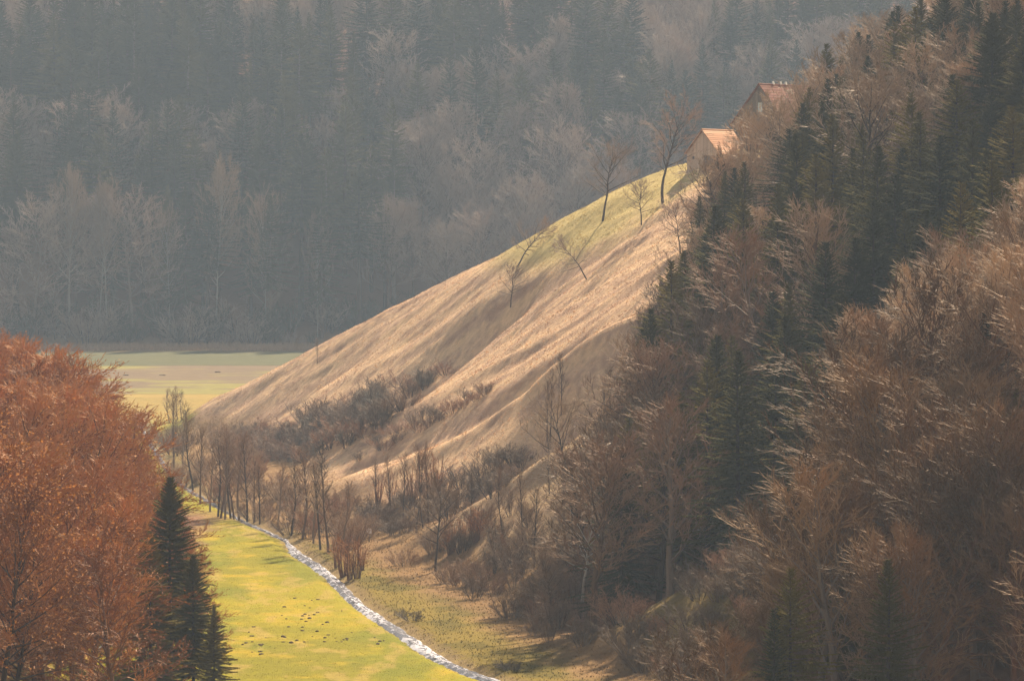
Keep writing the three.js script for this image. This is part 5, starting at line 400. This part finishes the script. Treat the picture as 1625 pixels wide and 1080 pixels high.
RIGHT.forEach(([x, z, h, sp, turn, t]) => {
  const px = x / -z, w = z < -520 ? 'below the farmhouse' : z < -471 ? (px > 0.085 ? 'high in the right wood by the picture edge' : 'beside the open spur') : z < -414 ? (px > 0.07 ? 'in the middle of the dark right wood' : 'at the left margin of the right wood') : px > 0.07 ? 'in the dark hollow behind the nearest spur' : 'at the foot of the right wood';
  if (sp) plant('spruce_tree', 'spruce', t, x, z, h, turn, BARK[2], TWIG.needle[t % 4], `${SIZE(h, 9, 14)} ${TONE.needle[t % 4]} spruce ${w}`, 'spruce', `spruces ${w}`, 1.15 + (t % 3) * 0.15, 0.2);
  else plant('beech_tree', 'beech', t, x, z, h, turn, BARK[t % 3], (z < -456 || (z < -414 && px > 0.085) ? TWIG.pink : TWIG.tan)[t % 4], `${SIZE(h, 9, 14)} ${TONE.tan[t % 4]} bare beech ${w}`, 'beech', `beeches ${w}`, 1.05 + (t % 4) * 0.08, 0.2);  // upper beeches get the paler twigs as painted sunlight
});
NEAR.forEach(([x, z, h, sp, turn, t]) => {
  const px = x / -z, w = px > 0.1 ? 'on the nearest right spur by the picture edge' : px > 0.08 ? 'in the middle of the nearest right spur' : 'at the lit left rim of the nearest right spur';
  if (sp) plant('spruce_tree', 'spruce', t, x, z, h, turn, BARK[2], TWIG.needle[(t + 1) % 4], `${SIZE(h, 8, 12)} ${TONE.needle[(t + 1) % 4]} spruce ${w}`, 'spruce', `spruces ${w}`, 1.2, 0.2);
  else plant('beech_tree', 'beech', t, x, z, h, turn, BARK[t % 2 ? 1 : 4], (H(x, z) > 14.5 ? TWIG.pink : TWIG.umber)[t % 4], `${SIZE(h, 9, 13)} ${TONE.tan[t % 4]} bare beech ${w}`, 'beech', `beeches ${w}`, 1.1 + (t % 3) * 0.1, 0.2);  // pale on top, dark below: sun and shade put into twig colour
});
LEFT.forEach(([x, z, h, , turn, t]) => {
  const px = x / -z, w = px > -0.083 ? 'next to the green meadow' : z > -316 ? 'in the bottom left corner of the picture' : z < -384 ? 'at the far top of the lower left stand' : 'in the middle of the lower left stand';
  plant('beech_tree', 'young', t, x, z, h, turn, BARK[t % 3 ? 4 : 2], TWIG.russet[t % 4], `${SIZE(h, 9, 13)} ${TONE.russet[t % 4]} bare beech ${w}`, 'beech', `beeches ${w}`, 1.05 + (t % 3) * 0.15, 0.2);
});
LSPRUCE.forEach(([x, z, h], i) => plant('spruce_tree', 'fir', i, x, z, h, i * 2.1, BARK[2], TWIG.needle[[1, 3, 1, 3][i]], ['tall dark spruce at the edge of the russet stand', 'smaller spruce left of the tall one in the russet stand', 'middling spruce between the tall one and the green meadow', 'lowest spruce nearest the green meadow and picture bottom'][i], 'spruce', null, [1.15, 1.1, 1.05, 1.0][i], 0.2));
RSPRUCE.forEach(([x, z, h], i) => plant('spruce_tree', i < 6 ? 'fir' : 'spruce', i, x, z, h, i * 1.3, BARK[2], TWIG.needle[i === 3 ? 3 : i % 3], ['big dark spruce against pale twigs at upper right', 'dark spruce cut by the right picture edge near the top', 'dark conical spruce on the nearest spur at the right edge', 'yellow-green spruce at the right edge below the dark one', 'dark spruce at the bottom of the nearest right spur', 'dense spruce just below the wooden shed', 'low spruce under the dense one by the shed', 'small spruce between shed and farmhouse'][i] ?? (z < -500 ? 'dark spruce on the wood skyline right of the farmhouse' : 'young spruce at the margin of the right wood'), 'spruce', i > 7 ? (z < -500 ? 'spruces on the wood skyline' : 'young spruces at the margin of the right wood') : null, 1.25, 0.2));

// ---------- single trees ----------
FRUIT.forEach(([x, z, h], i) => plant('fruit_tree', i === 7 ? 'pole' : 'fruit', [0, 1, 2, 3, 2, 3, 1, 0][i], x, z, h, [0, 2.2, 0.3, 1, 3.3, 4, 5, 1][i], BARK[2], TWIG.grey[[3, 2, 3, 2, 0, 2, 3, 2][i]], ['large bare fruit tree with leaning trunk left of the shed', 'bare fruit tree with bent trunk, second along the crest from the shed', 'crooked fruit tree third along the crest from the shed', 'small fruit tree on the slope below the crooked crest one', 'leaning forked fruit tree in the middle of the slope', 'thin little fruit tree below the large one by the shed', 'slim fruit tree beside the dark spruces at the wood edge', 'small sapling low on the crest near the far field'][i], 'fruit tree', null, 1, 0.1));
ALDER.forEach(([x, z, h], i) => plant('alder_tree', 'pole', i, x, z, h, i * 1.1, BARK[i % 3], TWIG.tan[i % 4], i < 13 ? 'slim dark alder in the row left of the brook head' : i < 21 ? 'slim alder in the clump right above the brook' : 'thin alder before the yellow field behind the brook', 'alder', i < 13 ? 'alders in the row left of the brook head' : i < 21 ? 'alders in the clump above the brook' : 'alders before the yellow field', 1.3, 0.1));
MID.forEach(([x, z, h], i) => plant('ash_tree', i === 5 || i === 9 || i === 8 ? 'fruit' : 'pole', i, x, z, h, i * 0.9, i === 9 ? BARK[3] : BARK[2], TWIG.tan[i % 4], { 5: 'stout dark ash with spreading twigs above the lit grass edge', 8: 'leaning grey ash with forked crown on the lower bank', 9: 'pale barked slender ash before the dark wood' }[i] ?? (x > 3 ? 'slender dark ash at the thin left margin of the wood' : 'slender ash among the scrub on the lower spur'), 'ash', i === 5 || i === 8 || i === 9 ? null : x > 3 ? 'ashes at the thin left margin of the wood' : 'ashes among the scrub on the lower spur', 1, 0.1));
// ---------- scrub ----------
const scrubOf = (rows, label, group, tones, wide = 1.15, name = 'shrub') => rows.forEach(([x, z, h, turn, t]) => plant(name, 'shrub', t, x, z, h, turn, BARK[t % 3], tones[t % tones.length], `${SIZE(h, 2.1, 2.8)} ${label}`, name === 'shrub' ? 'shrub' : 'bush', group, wide, 0.1));
const DARKTW = [mat('scrub_a', 0.17, 0.12, 0.08), mat('scrub_b', 0.22, 0.145, 0.09), mat('scrub_c', 0.13, 0.105, 0.07), mat('scrub_d', 0.30, 0.16, 0.085)];
scrubOf(GULLY1, 'dark leafless shrub in the long gully of the dry spur', 'shrubs in the long gully of the spur', DARKTW, 1.5, 'thorn_bush');
scrubOf(GULLY2, 'dark shrub on the bank below the bright middle ridge', 'shrubs below the bright middle ridge', DARKTW, 1.5, 'thorn_bush');
scrubOf(GULLY3, 'grey brown shrub in the lowest gully of the spur', 'shrubs in the lowest gully of the spur', [DARKTW[1], TWIG.tan[2], DARKTW[0]], 1.4, 'thorn_bush');
scrubOf(FOOT, 'brown shrub at the foot of the spur above the bank', 'shrubs at the foot of the spur', [TWIG.tan[2], TWIG.tan[0], DARKTW[1], TWIG.tan[3]]);
scrubOf(BROOK, 'pinkish brown shrub in the thicket along the upper brook', 'shrubs in the thicket along the upper brook', [TWIG.tan[3], TWIG.tan[1], DARKTW[3], TWIG.tan[0]]);
UNDER.forEach(([x, z, h, turn, t]) => plant('undergrowth_bush', 'shrub', t, x, z, h, turn, BARK[t % 3], t % 2 ? TWIG.grey[t % 4] : TWIG.needle[t % 4], `${SIZE(h, 5.5, 8.5)} hazy bush at the far forest foot ${x < -101 ? 'near the left picture edge' : x < -58 ? 'behind the flat fields' : 'behind the low end of the spur'}`, 'bush', 'bushes at the far forest foot', 1.3, 0.2));
scrubOf(SPURFOOT, 'brown shrub low on the nearest right spur', 'shrubs low on the nearest right spur', [DARKTW[1], TWIG.tan[2], DARKTW[3], DARKTW[0]]);
scrubOf(RIGHTFOOT, 'dark brown shrub where the right wood meets the bank', 'shrubs where the right wood meets the bank', [DARKTW[1], TWIG.tan[2], DARKTW[3]]);
SPROUT.forEach(([x, z, h], i) => plant('willow_shrub', 'sprout', i, x, z, h, i * 1.9, BARK[4], TWIG.russet[i % 2 ? 3 : 0], i < 5 ? 'upright reddish willow shoots beside the brook' : 'upright reddish willow shoots on the lower spur', 'willow', i < 5 ? 'willow shoots beside the brook' : 'willow shoots on the lower spur', 1.2, 0.1));
BANKB.forEach(([x, z, h], i) => plant('bank_shrub', 'shrub', 3, x, z, h + 0.25, i * 2, BARK[2], DARKTW[2], ['low dark tussock shrub overhanging the brook mid way', 'low dark tussock shrub over the brook near the bottom edge', 'smaller dark shrub just upstream of the mid way one', 'smaller dark shrub just downstream of the bottom one'][i], 'shrub', null, 1.6, 0.05));

// ---------- dry grass ----------
const tuft = (() => { const b = new Bark(); for (let k = 0; k < 11; k++) { const a = rnd() * 6.28, o = rr(0.15, 0.7); b.twig(V(rr(-0.12, 0.12), -0.05, rr(-0.12, 0.12)), V(Math.cos(a) * o, 1, Math.sin(a) * o).normalize(), rr(0.5, 1), 0.035); } return b.geo(); })();
const bladeMat = new THREE.MeshPhysicalMaterial({ color: 0xffffff, roughness: 1, specularIntensity: 0.15 });
function grass(name, label, n, spot) {
  const ms = [], cs = [], m = new THREE.Matrix4(), q = new THREE.Quaternion(), c = new THREE.Color();
  for (let k = 0, guard = 0; k < n && guard < n * 12; guard++) { const s = spot(); if (!s) continue; ms.push(m.compose(V(s.x, s.y, s.z), q.setFromAxisAngle(UPV, rnd() * 6.28), V(s.w, s.h, s.w)).clone()); cs.push(s.c); k++; }
  const im = new THREE.InstancedMesh(tuft, bladeMat, ms.length); im.name = name; im.castShadow = im.receiveShadow = true;
  ms.forEach((x, i) => { im.setMatrixAt(i, x); im.setColorAt(i, c.setRGB(...cs[i])); }); scene.add(im); tag(im, label, 'grass', null, 'stuff');
}
grass('dry_grass', 'dry straw coloured grass over the open spur', 56000, () => {
  const x = rr(-62, 34), z = rr(-706, -428), y = H(x, z); if (y < 1.4 || x > lineX(FOREST_EDGE, z) + 1) return null;
  const c = groundColor(x, z, y), f = rr(1.1, 1.5), h = rr(0.08, 0.26) * (fbm(x * 0.5, z * 0.3, 2) + 0.45); return { x, y, z, w: h * 1.3, h, c: c.map((v) => v * f) };
});
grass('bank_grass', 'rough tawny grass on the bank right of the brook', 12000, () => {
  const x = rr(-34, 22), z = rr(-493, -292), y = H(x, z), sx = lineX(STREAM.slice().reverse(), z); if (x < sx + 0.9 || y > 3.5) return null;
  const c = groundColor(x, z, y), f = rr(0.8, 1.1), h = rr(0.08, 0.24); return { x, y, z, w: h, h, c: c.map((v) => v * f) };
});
grass('meadow_grass', 'short yellow green grass of the valley meadow', 14000, () => {
  const z = rr(-524, -316), x = rr(-42, 3), y = H(x, z), sx = lineX(STREAM.slice().reverse(), z); if (x > sx - 0.7 || y > 2.2) return null;
  const c = groundColor(x, z, y), f = rr(1.0, 1.25), h = rr(0.03, 0.09); return { x, y, z, w: h * 2, h, c: c.map((v) => v * f) };
});
grass('reed_grass', 'pale dry reeds along the foot of the far forest', 9000, () => {
  const x = rr(-152, 18), z = rr(-1106, -1078), n = fbm(x * 0.09, z * 0.14, 3); if (n < 0.44 - (x > -104 ? 0.08 : 0)) return null;
  const f = rr(0.8, 1.2), h = rr(0.8, 2.4) * n; return { x, y: height(x, z) + 0.38, z, w: h * 0.8, h, c: [0.40 * f, 0.26 * f, 0.15 * f] };
});

// ---------- molehills, rocks, heaps ----------
function lump(seedAt, rough, flat) { const g = new THREE.IcosahedronGeometry(1, 2), p = g.attributes.position; for (let i = 0; i < p.count; i++) { const x = p.getX(i), y = p.getY(i), z = p.getZ(i), f = 1 + rough * (fbm(x * 1.6 + seedAt, y * 1.6 + z * 1.3 + seedAt, 3) - 0.5) * 2; p.setXYZ(i, x * f, y * f * flat, z * f); } g.computeVertexNormals(); return g; }
const moundGeo = [lump(1, 0.4, 0.6), lump(5, 0.5, 0.5), lump(9, 0.4, 0.75)], rockGeo = [lump(13, 0.55, 0.9), lump(21, 0.6, 0.7), lump(33, 0.5, 1.2)];
const soil = mat('soil', 0.10, 0.068, 0.038, 1), lime = mat('limestone', 0.58, 0.53, 0.47);
MOLE.forEach(([x, z, s], i) => { const o = mesh(numbered('molehill'), moundGeo[i % 3], soil, scene); o.position.set(x, H(x, z) + s * 0.12, z); o.scale.set(s, s * 0.8, s); o.rotation.y = i; tag(o, 'small dark molehill in the lower part of the green meadow', 'molehill', 'molehills on the green meadow'); });
ROCK.forEach(([x, z, s], i) => { const o = mesh(numbered('limestone_rock'), rockGeo[i % 3], lime, scene); o.position.set(x, H(x, z) + s * 0.25, z); o.scale.set(s * 0.4, s * 0.5, s * 0.4); o.rotation.set(i, i * 2, i * 0.7); tag(o, 'pale limestone rock showing through the dark lower wood', 'rock', 'limestone rocks in the dark lower wood'); });
HEAPS.forEach(([x, z], i) => { const o = mesh(numbered('soil_heap'), moundGeo[i % 3], soil, scene); o.position.set(x, height(x, z) + 0.26, z); o.scale.set(0.7, 0.3, 0.7); tag(o, ['dark soil heap on the mown far field, leftmost of three', 'dark soil heap on the mown far field, middle of three', 'dark soil heap on the far field nearest the spur'][i], 'soil heap', 'soil heaps on the far field'); });
{ const [x, z] = SIGN[0], o = new THREE.Group(); o.name = 'marker_sign'; o.position.set(x, H(x, z), z); scene.add(o); tag(o, 'small white marker board on a post by the dark scrub', 'sign');
  mesh('post', new THREE.BoxGeometry(0.1, 1.5, 0.1).translate(0, 0.65, 0), BARK[2], o); mesh('board', new THREE.BoxGeometry(0.55, 0.55, 0.04).translate(0, 1.25, 0.075), mat('white_paint', 0.8, 0.82, 0.86, 0.5), o); }

// ---------- shed and farmhouse ----------
function slab(a, b, c, d, th) { // a roof course: quad a b c d (corners) thickened along its normal
  const n = b.clone().sub(a).cross(d.clone().sub(a)).normalize().multiplyScalar(th), p = [a, b, c, d, ...[a, b, c, d].map((q) => q.clone().add(n))], g = new THREE.BufferGeometry();
  g.setAttribute('position', new THREE.Float32BufferAttribute(p.flatMap((q) => [q.x, q.y, q.z]), 3)); g.setIndex([0, 2, 1, 0, 3, 2, 4, 5, 6, 4, 6, 7, 0, 1, 5, 0, 5, 4, 1, 2, 6, 1, 6, 5, 2, 3, 7, 2, 7, 6, 3, 0, 4, 3, 4, 7]); return g.toNonIndexed();
}
function gable(name, at, yaw, W, L, wallH, rise, o) { // ridge along -z from the gable at z = 0; base on the ground
  const t = new THREE.Group(); t.name = name; t.position.copy(at); t.rotation.y = yaw; scene.add(t);
  const s = new THREE.Shape([[-W / 2, 0], [W / 2, 0], [W / 2, wallH], [0, wallH + rise], [-W / 2, wallH]].map(([x, y]) => new THREE.Vector2(x, y)));
  for (const [x0, x1, y0, y1] of o.holes) { const h = new THREE.Path([[x0, y0], [x0, y1], [x1, y1], [x1, y0]].map(([x, y]) => new THREE.Vector2(x, y))); s.holes.push(h); }
  const back = new THREE.Shape([[-W / 2, 0], [W / 2, 0], [W / 2, wallH], [0, wallH + rise], [-W / 2, wallH]].map(([x, y]) => new THREE.Vector2(x, y)));
  const wall = mergeGeometries([new THREE.ExtrudeGeometry(s, { depth: 0.18, bevelEnabled: false }).translate(0, 0, -0.18), new THREE.ExtrudeGeometry(back, { depth: 0.18, bevelEnabled: false }).translate(0, 0, -L), new THREE.BoxGeometry(0.18, wallH, L - 0.36).translate(-W / 2 + 0.09, wallH / 2, -L / 2).toNonIndexed(), new THREE.BoxGeometry(0.18, wallH, L - 0.36).translate(W / 2 - 0.09, wallH / 2, -L / 2).toNonIndexed()].map((g) => { const n = g.index ? g.toNonIndexed() : g; n.deleteAttribute('uv'); return n; }));
  mesh('wall', wall, o.wall, t);
  // upright boards of the gable, set proud of the wall
  const bw = o.board;
  for (let x = -W / 2; x < W / 2 - 0.01; x += bw) {
    const xm = x + bw / 2, top = wallH + rise * (1 - (Math.abs(xm) + bw / 2) / (W / 2)) - 0.02; let lo = 0.35;
    if (o.boardsFrom) lo = o.boardsFrom; for (const [x0, x1, , y1] of o.holes) if (x + bw > x0 && x < x1) lo = Math.max(lo, y1 + 0.06);
    if (top - lo > 0.15) { const b = mesh('plank', new THREE.BoxGeometry(bw - 0.03, top - lo, 0.035 + 0.02 * rnd()), o.planks[Math.floor(rnd() * o.planks.length)], t); b.position.set(xm, (top + lo) / 2, 0.032); }
  }
  mesh('plinth', new THREE.BoxGeometry(W + 0.14, 0.9, L + 0.14).translate(0, -0.32, -L / 2), o.stone, t);
  const sl = Math.hypot(W / 2, rise), ov = 0.35, n = Math.round((sl + ov) / o.course), roof = new THREE.Group(); roof.name = 'roof'; t.add(roof);
  for (const sd of [-1, 1]) for (let k = 0; k < n; k++) {
    const u0 = k / n * (sl + ov), u1 = (k + 1) / n * (sl + ov) + 0.05, P = (u, z, y) => V(sd * u / sl * W / 2, wallH + rise + 0.10 - u / sl * rise + y, z), z0 = 0.35, z1 = -L - 0.3;
    const q = sd > 0 ? [P(u0, z0, 0), P(u1, z0, 0.05), P(u1, z1, 0.05), P(u0, z1, 0)] : [P(u0, z1, 0), P(u1, z1, 0.05), P(u1, z0, 0.05), P(u0, z0, 0)];
    mesh('tile_course', slab(...q, 0.06), o.tiles[Math.floor(rnd() * o.tiles.length)], roof);
  }
  mesh('ridge_cap', new THREE.CylinderGeometry(0.13, 0.13, L + 0.7, 8).rotateX(Math.PI / 2).translate(0, wallH + rise + 0.14, -L / 2), o.tiles[0], roof);
  return t;
}
const tileM = [mat('tile_a', 0.48, 0.27, 0.165, 0.95, 0.15), mat('tile_b', 0.55, 0.33, 0.21, 0.95, 0.15), mat('tile_c', 0.42, 0.225, 0.135, 0.95, 0.15), mat('tile_d', 0.60, 0.40, 0.27, 0.95, 0.15)], oldTile = [mat('old_tile_a', 0.20, 0.09, 0.065, 0.95, 0.15), mat('old_tile_b', 0.23, 0.108, 0.078, 0.95, 0.15), mat('old_tile_c', 0.18, 0.08, 0.055, 0.95, 0.15)];
const boardM = [mat('board_a', 0.56, 0.45, 0.37, 0.95, 0.15), mat('board_b', 0.50, 0.40, 0.33, 0.95, 0.15), mat('board_c', 0.61, 0.50, 0.42, 0.95, 0.15)], greyBoard = [mat('grey_board_a', 0.15, 0.13, 0.12, 0.95, 0.15), mat('grey_board_b', 0.19, 0.165, 0.15, 0.95, 0.15), mat('grey_board_c', 0.12, 0.105, 0.095, 0.95, 0.15)], stoneM = mat('stone', 0.34, 0.31, 0.29), darkM = mat('dark_wood', 0.045, 0.036, 0.03), glassM = mat('window_glass', 0.45, 0.55, 0.65, 0.12);
{
  const x = 27.2, z = -594.5, t = gable('wooden_shed', V(x, H(x - 1.8, z) + 0.15, z), -0.5, 4.3, 8.2, 2.35, 2.7, { holes: [[0.1, 1.75, 0.35, 2.0], [-1.45, -1.15, 1.55, 1.9]], wall: boardM[1], board: 0.24, planks: boardM, stone: stoneM, course: 0.32, tiles: tileM });
  t.scale.setScalar(1.16); tag(t, 'small gabled wooden shed with orange tiled roof on the crest', 'shed');
  const d = mesh('door', new THREE.BoxGeometry(1.65, 1.65, 0.05).translate(0.925, 1.175, -0.13), darkM, t); d.userData.label = 'dark recessed shed door';
  for (const k of [0, 1, 2]) mesh('door_plank', new THREE.BoxGeometry(0.5, 1.6, 0.03).translate(0.38 + k * 0.545, 1.175, -0.09), greyBoard[k], d);
  mesh('vent', new THREE.BoxGeometry(0.3, 0.35, 0.05).translate(-1.3, 1.725, -0.12), darkM, t);
  // lean-to on the uphill side
  const lt = mesh('lean_to', mergeGeometries([slab(V(2.3, 2.15, -4.2), V(4.0, 1.35, -4.2), V(4.0, 1.35, -7.8), V(2.3, 2.15, -7.8), 0.08), new THREE.BoxGeometry(1.6, 1.5, 3.3).translate(3.0, 0.6, -6).toNonIndexed()].map((g) => { g.deleteAttribute('uv'); g.deleteAttribute('normal'); return g; })), tileM[1], t); lt.userData.label = 'low tiled lean-to';
}
{
  const x = 37.2, z = -626, top = 55.8, t = gable('farmhouse', V(x, top - 8.6 * 1.17, z), -0.62, 8.4, 15, 3.6, 5.0, { holes: [[-0.35, 0.35, 5.2, 6.4], [-2.6, -1.9, 1.6, 2.7], [1.6, 2.3, 1.6, 2.7]], wall: greyBoard[1], board: 0.3, planks: greyBoard, stone: stoneM, course: 0.45, tiles: oldTile });
  t.scale.setScalar(1.17); tag(t, 'large dark boarded farmhouse with brick red roof behind the trees', 'farmhouse');
  for (const [xa, y0] of [[0, 5.2], [-2.25, 1.6], [1.95, 1.6]]) { const w = mesh('window', new THREE.BoxGeometry(0.72, 1.2, 0.04).translate(xa, y0 + 0.58, -0.1), glassM, t); mesh('frame', new THREE.BoxGeometry(0.08, 1.2, 0.06).translate(xa, y0 + 0.58, -0.06), boardM[2], w); }
  for (const k of [3.2, 5.0, 6.3]) mesh('ridge_vent', new THREE.CylinderGeometry(0.12, 0.2, 0.42, 8).translate(0, 9.0, -k), mat('white_vent', 0.8, 0.8, 0.8, 0.5), t);
}
renderer.render(scene, camera);
